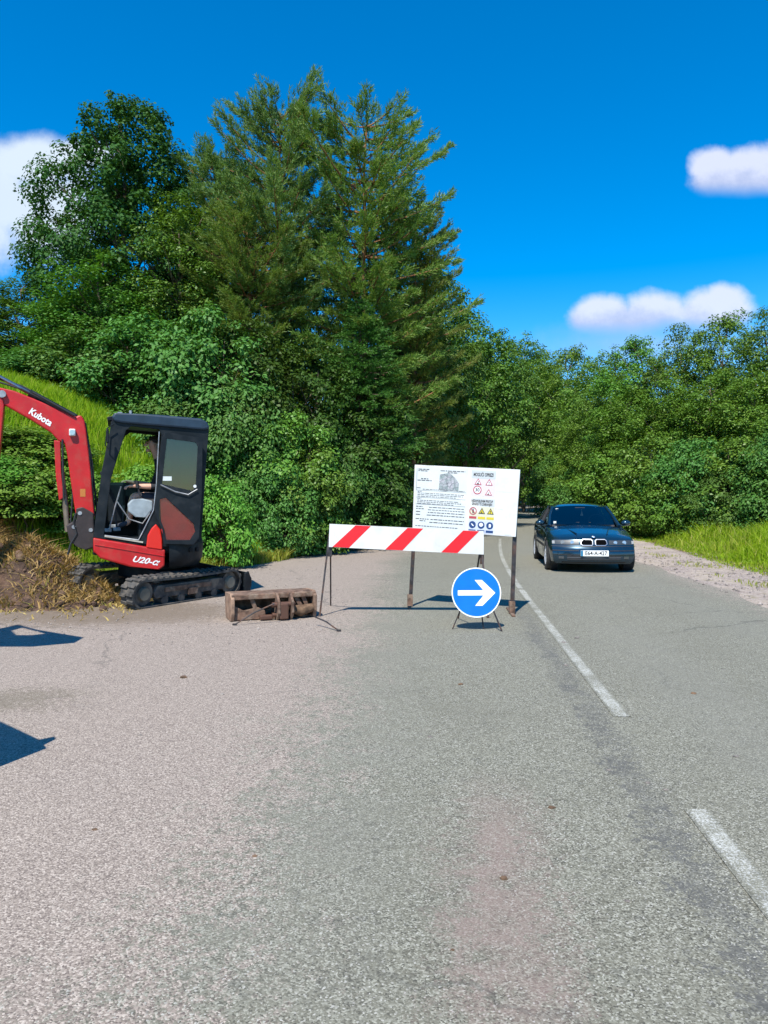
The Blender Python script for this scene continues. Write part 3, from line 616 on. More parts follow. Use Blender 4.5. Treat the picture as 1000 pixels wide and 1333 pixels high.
GL = 'trees on the bank left of the road'; GR = 'trees in the wood right of the road'; GS = 'bushes along the left bank'; GB = 'bushes along the right verge'
GF = 'trees closing the far end of the road'
PLANTS = [
 # left bank, back to front
 ('oak', 165, 24.5, 132, 2.75, 'oak_tree', 'tall dark ragged oak left of the pines with sky showing through its top', 'tree', GL),
 ('ash', 98, 25.5, 285, 1.75, 'broadleaf_tree', 'dark leafy tree directly left of the tall oak beside the white cloud', 'tree', GL),
 ('ash2', 30, 24.0, 362, 1.9, 'broadleaf_tree', 'rounded green tree at the left edge above the grassy slope', 'tree', GL),
 ('alder', -45, 25, 375, 2.4, 'broadleaf_tree', 'green tree cut by the left edge of the photo', 'tree', GL),
 ('ash', 235, 23.2, 262, 2.2, 'broadleaf_tree', 'mid green tree in front of the oak and small pine', 'tree', GL),
 ('ash2', 130, 22.3, 330, 2.2, 'broadleaf_tree', 'bushy tree below the oak above the hazel bushes', 'tree', GL),
 ('pine', 285, 25.0, 195, 1.9, 'pine_tree', 'smaller pine between the oak and the tallest pine', 'tree', 'pines on the left bank'),
 ('pine', 366, 23.6, 118, 2.2, 'pine_tree', 'tallest pine with dense upright top in the middle of the bank', 'tree', 'pines on the left bank'),
 ('pine2', 466, 24.2, 138, 2.85, 'pine_tree', 'broad pine with brownish inner twigs right of the tallest pine', 'tree', 'pines on the left bank'),
 ('pine2', 330, 22.6, 275, 2.0, 'pine_tree', 'shorter brownish pine in front of the tallest pine', 'tree', 'pines on the left bank'),
 ('pine2', 536, 26.0, 262, 1.75, 'pine_tree', 'lower pine right of the broad pine, last before the open sky', 'tree', 'pines on the left bank'),
 ('spruce', 470, 22.6, 385, 2.2, 'spruce_tree', 'lower spruce under the broad pine behind the shrubs', 'tree', GL),
 ('wood', 560, 31, 345, 2.3, 'broadleaf_tree', 'leafy tree just right of the lowest pine at the edge of the pines', 'tree', GL),
 ('wood', 605, 37, 402, 2.7, 'broadleaf_tree', 'round topped tree above the white information board', 'tree', GL),
 ('wood', 648, 50, 432, 3.0, 'broadleaf_tree', 'tree right of the round topped one above the board', 'tree', GL),
 ('alder2', 682, 66, 438, 4.0, 'broadleaf_tree', 'last tree on the left roadside before the bend', 'tree', GL),
 ('ash2', 250, 27.0, 212, 1.9, 'broadleaf_tree', 'tree filling the gap between the oak and the pines', 'tree', GL),
 ('ash', 412, 27.5, 300, 2.3, 'broadleaf_tree', 'green tree seen between the trunks of the two big pines', 'tree', GL),
 ('ash2', 505, 28.0, 262, 2.3, 'broadleaf_tree', 'green tree behind the right side of the broad pine', 'tree', GL),
 ('ash', 350, 27.0, 330, 2.2, 'broadleaf_tree', 'green tree behind the shorter brownish pine', 'tree', GL),
 ('hazel', 55, 21.8, 455, 1.9, 'hazel_bush', 'light hazel bush at the left end of the hedge on top of the slope', 'bush', GS),
 ('hazel', 125, 21.4, 425, 1.9, 'hazel_bush', 'light hazel bush on top of the slope below the oak', 'bush', GS),
 ('hazel', 195, 20.8, 408, 2.0, 'hazel_bush', 'light hazel bush above the digger boom', 'bush', GS),
 ('hazel', 268, 20.2, 402, 2.0, 'hazel_bush', 'tallest light hazel bush above the digger cab', 'bush', GS),
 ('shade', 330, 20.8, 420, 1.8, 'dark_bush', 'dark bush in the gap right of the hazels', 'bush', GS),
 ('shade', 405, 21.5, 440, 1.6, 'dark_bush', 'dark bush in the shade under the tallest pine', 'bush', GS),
 ('hazel', 240, 19.4, 500, 1.4, 'hazel_bush', 'low hazel bush behind the digger cab roof', 'bush', GS),
 ('shrub2', 312, 19.3, 505, 1.5, 'leafy_shrub', 'leafy shrub right of the cab roof', 'bush', GS),
 ('shrub', 375, 19.8, 535, 1.5, 'leafy_shrub', 'bright green shrub above the barrier end', 'bush', GS),
 ('shrub', 302, 19.2, 560, 1.1, 'leafy_shrub', 'bright shrub directly behind the digger cab', 'bush', GS),
 ('shrub2', 358, 18.9, 588, 1.2, 'leafy_shrub', 'broad leaved shrub between cab and barrier', 'bush', GS),
 ('shrub', 396, 19.6, 570, 1.2, 'leafy_shrub', 'green shrub just left of the barrier above the gravel', 'bush', GS),
 ('shrub2', 432, 21.4, 560, 1.3, 'leafy_shrub', 'leafy shrub behind the left end of the barrier', 'bush', GS),
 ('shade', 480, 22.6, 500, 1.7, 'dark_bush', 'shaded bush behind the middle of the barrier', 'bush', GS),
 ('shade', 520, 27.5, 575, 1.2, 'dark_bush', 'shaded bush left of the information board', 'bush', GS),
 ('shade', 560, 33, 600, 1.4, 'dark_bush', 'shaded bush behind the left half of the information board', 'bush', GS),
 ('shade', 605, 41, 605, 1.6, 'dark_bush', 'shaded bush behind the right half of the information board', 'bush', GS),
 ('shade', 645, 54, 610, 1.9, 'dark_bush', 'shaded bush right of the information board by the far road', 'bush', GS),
 ('nettle', 12, 14.6, 555, 1.0, 'nettle_patch', 'nettle clump at the left edge above the straw heap', 'plant', 'weeds above the straw heap'),
 ('nettle', 62, 14.8, 568, 1.0, 'nettle_patch', 'nettle clump behind the boom above the straw heap', 'plant', 'weeds above the straw heap'),
 ('nettle', 35, 13.6, 600, .9, 'nettle_patch', 'lower nettle clump right above the straw heap', 'plant', 'weeds above the straw heap'),
 ('nettle', 105, 14.2, 610, .8, 'nettle_patch', 'nettle clump between the boom and the cab', 'plant', 'weeds above the straw heap'),
 ('nettle', -25, 13.4, 590, .9, 'nettle_patch', 'nettle clump cut by the left edge beside the digger arm', 'plant', 'weeds above the straw heap'),
 ('nettle', 200, 15.6, 600, 1.0, 'nettle_patch', 'weeds seen through the open cab', 'plant', 'weeds above the straw heap'),
 ('nettle', 288, 16.0, 622, .8, 'nettle_patch', 'weeds at the foot of the bank right of the cab', 'plant', 'weeds above the straw heap'),
 ('wood', 520, 33, 400, 2.6, 'broadleaf_tree', 'tree in the shade behind the lowest pine', 'tree', GL),
 ('wood', 572, 42, 430, 3.2, 'broadleaf_tree', 'second row tree behind the information board', 'tree', GL),
 ('wood', 618, 54, 450, 3.4, 'broadleaf_tree', 'second row tree over the right corner of the information board', 'tree', GL),
 # right wood
 ('alder', 738, 62, 452, 3.8, 'alder_tree', 'narrow tree at the left end of the right wood over the car roof', 'tree', GR),
 ('alder2', 778, 50, 462, 3.4, 'alder_tree', 'low crowned tree above the car in the right wood', 'tree', GR),
 ('alder', 835, 37, 438, 2.4, 'alder_tree', 'pointed alder below the long low cloud', 'tree', GR),
 ('alder2', 800, 40, 455, 2.5, 'alder_tree', 'alder just left of the pointed one', 'tree', GR),
 ('ash', 885, 35, 425, 2.2, 'alder_tree', 'darker tree right of the pointed alder', 'tree', GR),
 ('alder', 940, 33, 408, 2.3, 'alder_tree', 'tall alder under the right end of the low cloud', 'tree', GR),
 ('ash', 1000, 30, 402, 2.0, 'alder_tree', 'tall tree at the right edge of the wood', 'tree', GR),
 ('alder2', 1055, 29, 395, 2.4, 'alder_tree', 'tree cut by the right edge of the photo', 'tree', GR),
 ('alder2', 870, 31.5, 490, 2.3, 'alder_tree', 'bushy lower alder in front of the darker tree', 'tree', GR),
 ('alder', 925, 29.5, 485, 2.1, 'alder_tree', 'bushy lower alder in front of the tall alder', 'tree', GR),
 ('alder2', 985, 27.5, 478, 2.1, 'alder_tree', 'bushy lower alder by the right edge', 'tree', GR),
 ('alder', 815, 35, 505, 2.3, 'alder_tree', 'bushy lower alder above the car bonnet', 'tree', GR),
 ('alder2', 765, 45, 520, 2.6, 'alder_tree', 'bushy lower alder above the car windscreen', 'tree', GR),
 ('alder', 718, 70, 485, 3.8, 'alder_tree', 'bushy lower alder where the road disappears', 'tree', GR),
 ('shrub', 848, 28, 570, 1.8, 'leafy_shrub', 'shrub at the foot of the wood just right of the car', 'bush', GB),
 ('shrub2', 905, 26.5, 572, 1.8, 'leafy_shrub', 'shrub behind the middle of the right grass verge', 'bush', GB),
 ('shrub', 960, 25.2, 570, 1.8, 'leafy_shrub', 'shrub behind the right end of the grass verge', 'bush', GB),
 ('shrub2', 1020, 24, 560, 1.8, 'leafy_shrub', 'shrub cut by the right edge behind the grass verge', 'bush', GB),
 ('shrub', 800, 33, 585, 1.9, 'leafy_shrub', 'shrub behind the car bonnet', 'bush', GB),
 ('shrub2', 762, 42, 600, 2.2, 'leafy_shrub', 'shrub behind the car roof', 'bush', GB),
 ('shrub2', 728, 56, 590, 2.6, 'leafy_shrub', 'farthest shrub on the right roadside left of the car roof', 'bush', GB),
 ('shrub', 880, 26.2, 615, 1.2, 'leafy_shrub', 'low shrub right behind the tall yellow grass', 'bush', GB),
 ('shrub2', 940, 25.0, 612, 1.2, 'leafy_shrub', 'low shrub among the grass near the right edge', 'bush', GB),
 # far end
 ('alder2', 706, 92, 452, 6.0, 'broadleaf_tree', 'far tree closing the view at the road bend', 'tree', GF),
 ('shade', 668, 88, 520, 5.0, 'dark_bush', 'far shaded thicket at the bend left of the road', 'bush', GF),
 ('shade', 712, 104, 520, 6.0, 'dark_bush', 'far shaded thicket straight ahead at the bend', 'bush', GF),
 ('alder', 640, 80, 470, 4.0, 'broadleaf_tree', 'far tree behind the left roadside trees', 'tree', GF),
]
for args in PLANTS: plant(*args)

def blades(name, P, h, w, lm, lean=.35, seed=1, kind='stuff', label=None, parent=None):
    rg = np.random.default_rng(seed); n = len(P); a = rg.random(n) * 6.283
    s = np.stack([np.cos(a), np.sin(a), np.zeros(n)], 1) * (w * (.6 + .8 * rg.random(n)))[:, None]
    b = rg.random(n) * 6.283; hh = (h * (.5 + .8 * rg.random(n)))[:, None]
    d = np.stack([np.cos(b), np.sin(b), np.zeros(n)], 1) * (lean * rg.random(n)[:, None]) * hh
    up = np.array([0, 0, 1.0])
    v = np.stack([P - s, P + s, P + d * .35 + up * hh * .6 + s * .75, P + d * .35 + up * hh * .6 - s * .75, P + d * 1.1 + up * hh * .97 + s * .1, P + d * 1.1 + up * hh * .97 - s * .1], 1)
    i = np.arange(n)[:, None] * 6
    f = np.concatenate([i + np.array([0, 1, 2, 3]), i + np.array([3, 2, 4, 5])], 0)
    o = np_mesh(name, v.reshape(-1, 3), f, lm, parent)
    return tag(o, label, kind=kind)

def scatter(n, x0, x1, y0, y1, cond, seed):
    rg = np.random.default_rng(seed); X = x0 + (x1 - x0) * rg.random(n); Y = y0 + (y1 - y0) * rg.random(n)
    k = cond(X, Y); X = X[k]; Y = Y[k]
    return np.stack([X, Y, zg(X, Y) - .02], 1)
def mound_h(X, Y):
    a = .85 * np.exp(-(((X + 6.7) / 1.35) ** 2 + ((Y - 11.9) / 1.0) ** 2))
    b = .72 * np.exp(-(((X + 4.95) / .85) ** 2 + ((Y - 10.55) / .55) ** 2)) + .55 * np.exp(-(((X + 6.2) / .9) ** 2 + ((Y - 10.7) / .6) ** 2))
    h = np.maximum(a, b) + .25 * np.minimum(a, b)
    return h + (vnoise(X, Y, 2.2, 3) - .5) * .32 * np.clip(h * 2.5, 0, 1) + (vnoise(X, Y, 6, 8) - .5) * .14 * np.clip(h * 4, 0, 1) - .05
# grass on the left bank, tall grass on the right verge, dry verge strips
P = scatter(150000, -17, -.5, 10.5, 24, lambda X, Y: (xfoot(Y) - X > .05) & (vnoise(X, Y, 1.1, 12) + np.random.default_rng(3).random(len(X)) * .5 > .42) & (mound_h(X, Y) < .12), 5)
tag(blades('grass', P, .34, .011, LM['grass'], .5, 6), 'bright green grass on the left bank')
P = scatter(120000, 4, 20, 13, 40, lambda X, Y: (X - xc(Y) > 4.9 + .7 * (vnoise(X, Y, .8, 5) - .5)) & (X - xc(Y) < 10.5), 7)
hh = .06 + .42 * sm(4.9, 6.8, P[:, 0] - xc(P[:, 1])) * (.25 + vnoise(P[:, 0], P[:, 1], .9, 21) * 1.1)
k = np.random.default_rng(4).random(len(P)) < .12 + .45 * (vnoise(P[:, 0], P[:, 1], .7, 33) > .6)
tag(blades('grass', P[~k], hh[~k], .012, LM['grass'], 1.1, 8), 'tall yellow green grass on the right verge')
tag(blades('grass', P[k], hh[k] * .9, .010, LM['verge'], 1.1, 18), 'yellowing seeded grass mixed into the right verge')
P = scatter(60000, -4.8, -.8, 13.6, 25, lambda X, Y: (xfoot(Y) - X > -.62 - .25 * (vnoise(X, Y, 1.4, 41) - .5)) & (xfoot(Y) - X < .25), 49)
tag(blades('grass', P, .20 + .14 * vnoise(P[:, 0], P[:, 1], 1.2, 44), .011, LM['verge'], .9, 50), 'yellow green grass fringe between the gravel and the left bushes')
P = scatter(9000, -4.2, -2.2, 14.2, 18.5, lambda X, Y: (xfoot(Y) - X > -.1) & (xfoot(Y) - X < 1.2), 29)
tag(blades('grass', P, .42, .011, LM['grass'], .5, 30), 'tall bright grass at the foot of the bank right of the digger')
P = scatter(60000, -7.5, 4, 11, 40, lambda X, Y: (np.abs(xfoot(Y) - X + .12) < .58 + .3 * (vnoise(X, Y, .9, 15) - .5)) & (np.random.default_rng(9).random(len(X)) < .75), 9)
tag(blades('grass', P, .30, .011, LM['verge'], .8, 10), 'short yellowish grass along the left road edge')
P = scatter(40000, 4, 16, 8, 30, lambda X, Y: (X - xc(Y) > 3.9) & (X - xc(Y) < 6.2) & (vnoise(X, Y, 1.1, 31) > .56), 13)
tag(blades('grass', P, .07, .008, LM['verge'], .6, 14), 'sparse low grass in the right gravel shoulder')

# ------------------------------------------------------------------ heap of soil and straw
def build_heap():
    root = empty('soil_heap', (-5.3, 11, 0), 'heap of dug soil covered in dry straw left of the digger', 'heap')
    X, Y, f = grid(np.arange(-9.5, -3.2, .055), np.arange(9.3, 14.4, .055))
    h = mound_h(X, Y); base = zg(X, Y); Z = base + h
    Z = np.where(h > .01, Z + (vnoise(X, Y, 14, 9) - .5) * .07, base - .1)
    m = bpy.data.materials.new('heap_soil'); m.use_nodes = True; t = NT(m.node_tree); p = t.pos()
    n = t.noise(p, 3.5, 6, .65); n2 = t.noise(p, 22, 5, .7)
    c = t.mix(t.step(n, .35, .65), (.052, .030, .02), (.15, .085, .055)); c = t.mix(t.math('MULTIPLY', t.step(n2, .5, .75), .7), c, (.26, .18, .10))
    b = t.new('ShaderNodeBump'); b.inputs['Strength'].default_value = .9; b.inputs['Distance'].default_value = .05; t.l.new(n2, b.inputs['Height'])
    s = t.new('ShaderNodeBsdfPrincipled'); t.l.new(c, s.inputs['Base Color']); s.inputs['Roughness'].default_value = .95; t.l.new(b.outputs[0], s.inputs['Normal'])
    o = t.new('ShaderNodeOutputMaterial'); t.l.new(s.outputs[0], o.inputs[0])
    np_mesh('soil', np.stack([X + 5.3, Y - 11, Z], 1), f, m, root, smooth=True)
    rg = np.random.default_rng(5); n = 60000
    X = -9.3 + 6.2 * rg.random(n); Y = 9.5 + 4.6 * rg.random(n); h = mound_h(X, Y)
    k = (h > .03) & (Y < 13.6) & (vnoise(X, Y, 1.5, 19) + .30 * h + .35 * rg.random(n) > .5); X, Y, h = X[k], Y[k], h[k]
    P = np.stack([X + 5.3, Y - 11, zg(X, Y) + h - .01], 1)
    blades('straw', P, .12, .0085, LM['dry'], 2.6, 16, parent=root)
    V = []; Fc = []; nn = 0; bm = bmesh.new(); bmesh.ops.create_icosphere(bm, subdivisions=1, radius=1); bv = np.array([v.co[:] for v in bm.verts]); bf = np.array([[v.index for v in f.verts] for f in bm.faces]); bm.free()
    for i in range(420):
        x, y = -7.6 + 3.9 * rg.random(), 9.75 + 1.9 * rg.random(); h = float(mound_h(x, y))
        if h < .02 and rg.random() < .75: continue
        r = .018 + .06 * rg.random() ** 2.5; q = bv * (.7 + .5 * rg.random((len(bv), 3))) * r
        V.append(q + np.array([x + 5.3, y - 11, float(zg(x, y)) + max(h, 0) + r * .3])); Fc.append(bf + nn); nn += len(bv)
    np_mesh('clods', np.concatenate(V), np.concatenate(Fc), mat('clod_earth', (.085, .048, .032), .95, vary=.5, vscale=7, dirt=(.22, .15, .09), dirt_amt=.6, bump=.7), root)['kind'] = 'stuff'
    # crumbs of soil and straw fallen in front of the heap
    n = 3800; X = -7.5 + 4.3 * rg.random(n) ** .8; Y = 8.9 + 1.9 * rg.random(n); k = rg.random(n) < np.exp(-np.abs(Y - 10.3) * 2.2) * (.3 + vnoise(X, Y, 2.5, 4)); X, Y = X[k], Y[k]
    o = blades('fallen_straw', np.stack([X, Y, np.full(len(X), .008)], 1), .05, .010, LM['dry'], 3.2, 18)
    tag(o, 'loose straw fallen on the gravel in front of the heap')
build_heap()

# ------------------------------------------------------------------ small stones and clods
STONE = mat('stone_grey', (.19, .165, .145), .9, vary=.4, vscale=20, bump=.6)
CLOD = mat('clod_brown', (.13, .078, .045), .95, vary=.4, vscale=20, bump=.8)
def pebble(px, py, r, m, label, name='stone', g='loose stones on the road'):
    p = gpt(px, py); mb = MB(); bm = bmesh.new(); bmesh.ops.create_icosphere(bm, subdivisions=2, radius=1)
    vs = []
    for v in bm.verts:
        q = v.co * (1 + .55 * mnoise.noise(v.co * 1.3 + Vector((px, py, 0)))); vs.append(p + Vector((q.x * r, q.y * r * .75, q.z * r * .5 + r * .3)))
    fs = [tuple(v.index for v in f.verts) for f in bm.faces]; bm.free()
    tag(mb.add(vs, fs).build(name, m, smooth=50), label, 'stone' if name == 'stone' else 'clod', g)
pebble(720, 1056, .017, CLOD, 'brown clod on the asphalt nearest the seam right of the reddish strip', 'clod')
pebble(658, 1150, .017, CLOD, 'reddish brown clod on the near end of the reddish strip', 'clod')
pebble(846, 1023, .014, STONE, 'dark stone beside the bitumen seam', 'stone')
pebble(869, 1032, .013, STONE, 'dark stone right of the seam before the worn dash', 'stone')
pebble(795, 1006, .013, STONE, 'small stone left of the seam in the gap of the line', 'stone')
pebble(238, 884, .028, CLOD, 'dark clod alone on the pink gravel at the left', 'clod')
pebble(752, 832, .028, STONE, 'dark stone right of the centre line past the arrow sign', 'stone')
pebble(738, 868, .022, STONE, 'stone on the edge of the long white dash', 'stone')
pebble(735, 838, .026, STONE, 'stone just right of the dash near its middle', 'stone')
pebble(288, 906, .018, STONE, 'small stone on the gravel right of the lone clod', 'stone')
pebble(961, 988, .016, STONE, 'stone by itself in the right lane', 'stone')
pebble(356, 1027, .014, STONE, 'small stone where gravel meets asphalt', 'stone')
_r = random.Random(5)
for _k, (px, py, w) in enumerate([(330, 1120, 'asphalt well left of the reddish strip'), (560, 962, 'middle of the near lane'), (905, 905, 'right lane beside the long dash'), (446, 1008, 'asphalt between gravel and strip'),
        (120, 1085, 'pink gravel low at the left'), (180, 960, 'pink gravel right of the wedge shadow'), (590, 1245, 'grey asphalt below the strip'), (820, 1180, 'asphalt left of the near dash'), (600, 893, 'lane just below the arrow sign')]):
    pebble(px, py, _r.uniform(.009, .014) * max(1, (1150 - py) / 160), STONE if _k % 2 else CLOD, 'little ' + ('grey stone' if _k % 2 else 'brown clod') + ' lying alone on the ' + w, 'stone' if _k % 2 else 'clod')
def gravel_scatter():
    rg = np.random.default_rng(77); V = []; Fc = []; nn = 0
    tet = np.array([[1, 0, 0], [-.6, .8, 0], [-.6, -.8, 0], [0, 0, .9], [.3, .2, -.5]])
    tf = np.array([[0, 1, 3], [1, 2, 3], [2, 0, 3], [0, 2, 1]])
    for i in range(2600):
        if rg.random() < .3: y = 7 + 13 * rg.random(); x = float(xc(y)) + 3.1 + 2.3 * rg.random(); s = .012 + .03 * rg.random() ** 2
        else: y = 7.5 + 8 * rg.random(); x = -6 + 5.5 * rg.random() - (0 if y < 12 else .5); s = .006 + .012 * rg.random() ** 2
        a = rg.random() * 6.28; c, sn = math.cos(a), math.sin(a); q = tet * (.7 + .6 * rg.random((5, 3)))
        V.append(np.stack([x + s * (q[:, 0] * c - q[:, 1] * sn), y + s * (q[:, 0] * sn + q[:, 1] * c), float(zg(x, y)) + .004 + s * q[:, 2]], 1)); Fc.append(tf + nn); nn += 5
    o = np_mesh('gravel', np.concatenate(V), np.concatenate(Fc), mat('gravel_stone', (.25, .215, .19), .9, vary=.5, vscale=8))
    tag(o, 'loose gravel on both shoulders', kind='stuff')
gravel_scatter()

# ------------------------------------------------------------------ barrier, information board, arrow sign
WHITE = mat('white_board', (.66, .66, .64), .45, vary=.04, vscale=3, dirt=(.42, .38, .32), dirt_amt=.32, dirt_scale=5)
RED = mat('signal_red', (.72, .012, .02), .4, vary=.1)
STEEL = mat('dark_steel', (.045, .042, .045), .55, metal=.3, vary=.5, vscale=12, dirt=(.16, .07, .035), dirt_amt=.8, dirt_scale=9)
RUST = mat('rusty_steel', (.135, .078, .052), .9, metal=.0, vary=.5, vscale=11, dirt=(.27, .20, .145), dirt_amt=.85, dirt_scale=7, bump=.5)
GREY = mat('galvanised', (.36, .37, .38), .45, metal=.6, vary=.25, vscale=12)
BLACK = mat('print_black', (.025, .025, .03), .6)
PRINT = mat('print_grey', (.12, .125, .14), .6)

def quad_frame(TL, TR, BR, BL):
    """bilinear board: returns mapping (u right 0..1, v down 0..1) -> world, and normal towards the viewer"""
    n = (TR - TL).cross(BL - TL).normalized()
    if n.y > 0: n = -n
    return (lambda u, v: (TL * (1 - u) + TR * u) * (1 - v) + (BL * (1 - u) + BR * u) * v), n
def board_quad(mb, mp, n, u0, v0, u1, v1, lift, th=0.0):
    a = [mp(u0, v0), mp(u1, v0), mp(u1, v1), mp(u0, v1)]; f = [p + n * lift for p in a]
    if th: 
        b = [p - n * th for p in f]; mb.add(f + b, [(0, 1, 2, 3), (7, 6, 5, 4), (0, 4, 5, 1), (1, 5, 6, 2), (2, 6, 7, 3), (3, 7, 4, 0)])
    else: mb.add(f, [(0, 1, 2, 3)])
    return mb

def build_barrier():
    TL = at(429, 682, 9.3); TR = at(630, 691.5, 9.3); BR = at(630, 722, 9.3); BL = at(428, 712, 9.3)
    root = empty('barrier', ((TL.x + TR.x) / 2, 9.5, 0), 'white road barrier with three slanted red stripes on thin black legs', 'barrier')
    mp, n = quad_frame(TL, TR, BR, BL)
    board_quad(MB(), mp, n, 0, 0, 1, 1, 0, .022).build('panel', WHITE, root)
    for (a, b, c, d) in ((.169, .268, .131, .024), (.506, .607, .476, .364), (.867, .970, .83, .726)):
        P = [mp(a, .01) + n * .002, mp(b, .01) + n * .002, mp(c, .99) + n * .002, mp(d, .99) + n * .002]
        MB().add(P, [(0, 1, 2, 3)]).build('stripe', RED, root)
    back = -n * .045
    for (u, side) in ((.0, -1), (.985, 1)):
        top = mp(u, .45) + back; ft = gpt(416, 803) if side < 0 else Vector((top.x + .07, gpt(416, 805).y, 0))
        mid = mp(u, 1.0) + back
        rear = Vector((top.x - .05 * side * -1, gpt(426, 789).y, .0)) if side < 0 else Vector((top.x - .02, 10.15, 0))
        MB().bar(top, Vector((ft.x, ft.y, .0)), .022).bar(Vector((ft.x, ft.y - .03, .012)), Vector((ft.x, ft.y + .03, .012)), .03, .02).build('leg', STEEL, root, bevel=.003)
        MB().bar(top + Vector((.012, .03, .02)), rear, .02).build('leg', STEEL, root, bevel=.003)
        MB().box(mid + Vector((.012, .0, -.05)), (.05, .03, .15)).build('bracket', STEEL, root, bevel=.004)
build_barrier()

def build_board():
    TL = at(540, 605, 10.04); BL = at(537, 689, 10.04); TR = at(677, 611.5, 9.42); BR = at(671.5, 699, 9.42)
    root = empty('information_board', ((TL.x + TR.x) / 2, 9.9, 0), 'white roadworks information board with map, text and pictograms on two posts', 'board')
    mp, n = quad_frame(TL, TR, BR, BL)
    board_quad(MB(), mp, n, 0, 0, 1, 1, 0, .02).build('panel', WHITE, root, bevel=.002)
    for (u, b) in ((.02, gpt(534, 790)), (.965, gpt(667, 800))):
        top = mp(u, .05) - n * .045; low = Vector((b.x, b.y, .0))
        MB().bar(top, low, .05, .04).build('post', STEEL, root, bevel=.004)
        MB().box(low + Vector((0, 0, .09)), (.075, .07, .16)).bar(low + Vector((-.02, -.25, .015)), low + Vector((.02, .45, .015)), .045, .02).build('foot', RUST, root, bevel=.004)
    x = (mp(1, .5) - mp(0, .5)); Wd = x.length; x.normalize(); y = n.cross(x).normalized()
    if y.z < 0: y = -y
    Ht = (mp(.5, 0) - mp(.5, 1)).length
    def fr(u, v, lift=.004): return (mp(u, v) + n * lift, x, y, n)
    # printed sheets glued on
    SHEET = mat('sheet_paper', (.60, .63, .615), .5, vary=.03); PINKS = mat('sheet_pinkish', (.62, .55, .57), .5); YEL = mat('sheet_yellowish', (.60, .57, .43), .5); BLUS = mat('sheet_bluish', (.52, .56, .66), .5)
    board_quad(MB(), mp, n, .012, .02, .525, .985, .002).build('paper_sheet', SHEET, root)
    board_quad(MB(), mp, n, .56, .04, .785, .16, .002).build('paper_sheet', mat('sheet_grey', (.50, .53, .54), .5), root)
    board_quad(MB(), mp, n, .56, .165, .785, .43, .002).build('paper_sheet', PINKS, root)
    board_quad(MB(), mp, n, .555, .465, .79, .58, .002).build('paper_sheet', mat('sheet_grey', (.50, .53, .54), .5), root)
    board_quad(MB(), mp, n, .555, .585, .79, .785, .002).build('paper_sheet', YEL, root)
    board_quad(MB(), mp, n, .555, .79, .79, .985, .002).build('paper_sheet', BLUS, root)
    # map with lines
    MAPM = bpy.data.materials.new('printed_map'); MAPM.use_nodes = True; t = NT(MAPM.node_tree); tc = t.new('ShaderNodeTexCoord').outputs['Object']
    vo = t.new('ShaderNodeTexVoronoi', feature='DISTANCE_TO_EDGE'); vo.inputs['Scale'].default_value = 16; t.l.new(tc, vo.inputs['Vector'])
    c = t.mix(t.step(t.noise(tc, 14, 4), .35, .65), (.24, .30, .29), (.46, .44, .47)); c = t.mix(t.step(t.noise(tc, 50, 4), .55, .7), c, (.2, .2, .22)); c = t.mix(t.step(vo.outputs[0], .02, .06), (.14, .15, .16), c)
    s = t.new('ShaderNodeBsdfPrincipled'); t.l.new(c, s.inputs['Base Color']); s.inputs['Roughness'].default_value = .5
    o = t.new('ShaderNodeOutputMaterial'); t.l.new(s.outputs[0], o.inputs[0])
    MB().add([mp(u, v) + n * .004 for (u, v) in ((.255, .13), (.35, .1), (.41, .18), (.445, .26), (.44, .38), (.36, .36), (.31, .39), (.25, .36))], [tuple(range(8))]).build('printed_map', MAPM, root)
    mb = MB()
    def words(u0, u1, v, h, seed):
        r = random.Random(seed); u = u0
        while u < u1:
            w = r.uniform(.012, .045); board_quad(mb, mp, n, u, v + r.uniform(-.001, .001), min(u + w, u1), v + h * 1.15, .004); u += w + .007
    for k, (u0, u1, v, h) in enumerate([(.04, .15, .055, .014), (.04, .13, .08, .012), (.26, .5, .065, .012), (.33, .43, .09, .012), (.07, .15, .2, .014), (.035, .18, .225, .014),
            (.03, .07, .345, .01), (.09, .5, .365, .008), (.04, .08, .40, .010), (.04, .5, .425, .008), (.04, .49, .45, .008), (.04, .42, .475, .008), (.04, .08, .51, .008), (.04, .45, .535, .009), (.04, .48, .56, .009), (.04, .4, .585, .009),
            (.03, .10, .63, .012), (.16, .51, .635, .011), (.03, .11, .665, .011), (.15, .51, .675, .010), (.03, .08, .71, .012), (.15, .51, .715, .011), (.03, .08, .755, .012), (.14, .51, .755, .012), (.03, .17, .82, .012), (.18, .51, .82, .012), (.07, .13, .85, .010), (.17, .5, .865, .012), (.03, .45, .93, .010)]):
        words(u0, u1, v, h, k)
    mb.build('lettering', PRINT, root)
    mb = MB()
    for v in (.385, .495, .6): board_quad(mb, mp, n, .025, v, .515, v + .004, .004)
    board_quad(mb, mp, n, .025, .05, .028, .385, .004)
    mb.build('ruled_line', PRINT, root)
    mb = MB(); add_text(mb, 'MOGU\u0106I OPREZI', fr(.672, .105), 0, 0, .062, fitw=Wd * .185, bold=.0016); mb.build('lettering', BLACK, root)
    mb = MB(); add_text(mb, 'NEZAPOSLENIM PRISTUP', fr(.672, .502), 0, 0, .044, fitw=Wd * .2, bold=.0012); add_text(mb, 'GRADILI\u0160TU ZABRANJEN', fr(.672, .548), 0, 0, .044, fitw=Wd * .19, bold=.0012); mb.build('lettering', BLACK, root)
    PR = mat('pictogram_red', (.42, .06, .08), .5); PY = mat('pictogram_yellow', (.60, .48, .03), .5); PB = mat('pictogram_blue', (.015, .05, .16), .5); PW = mat('pictogram_white', (.8, .8, .8), .5)
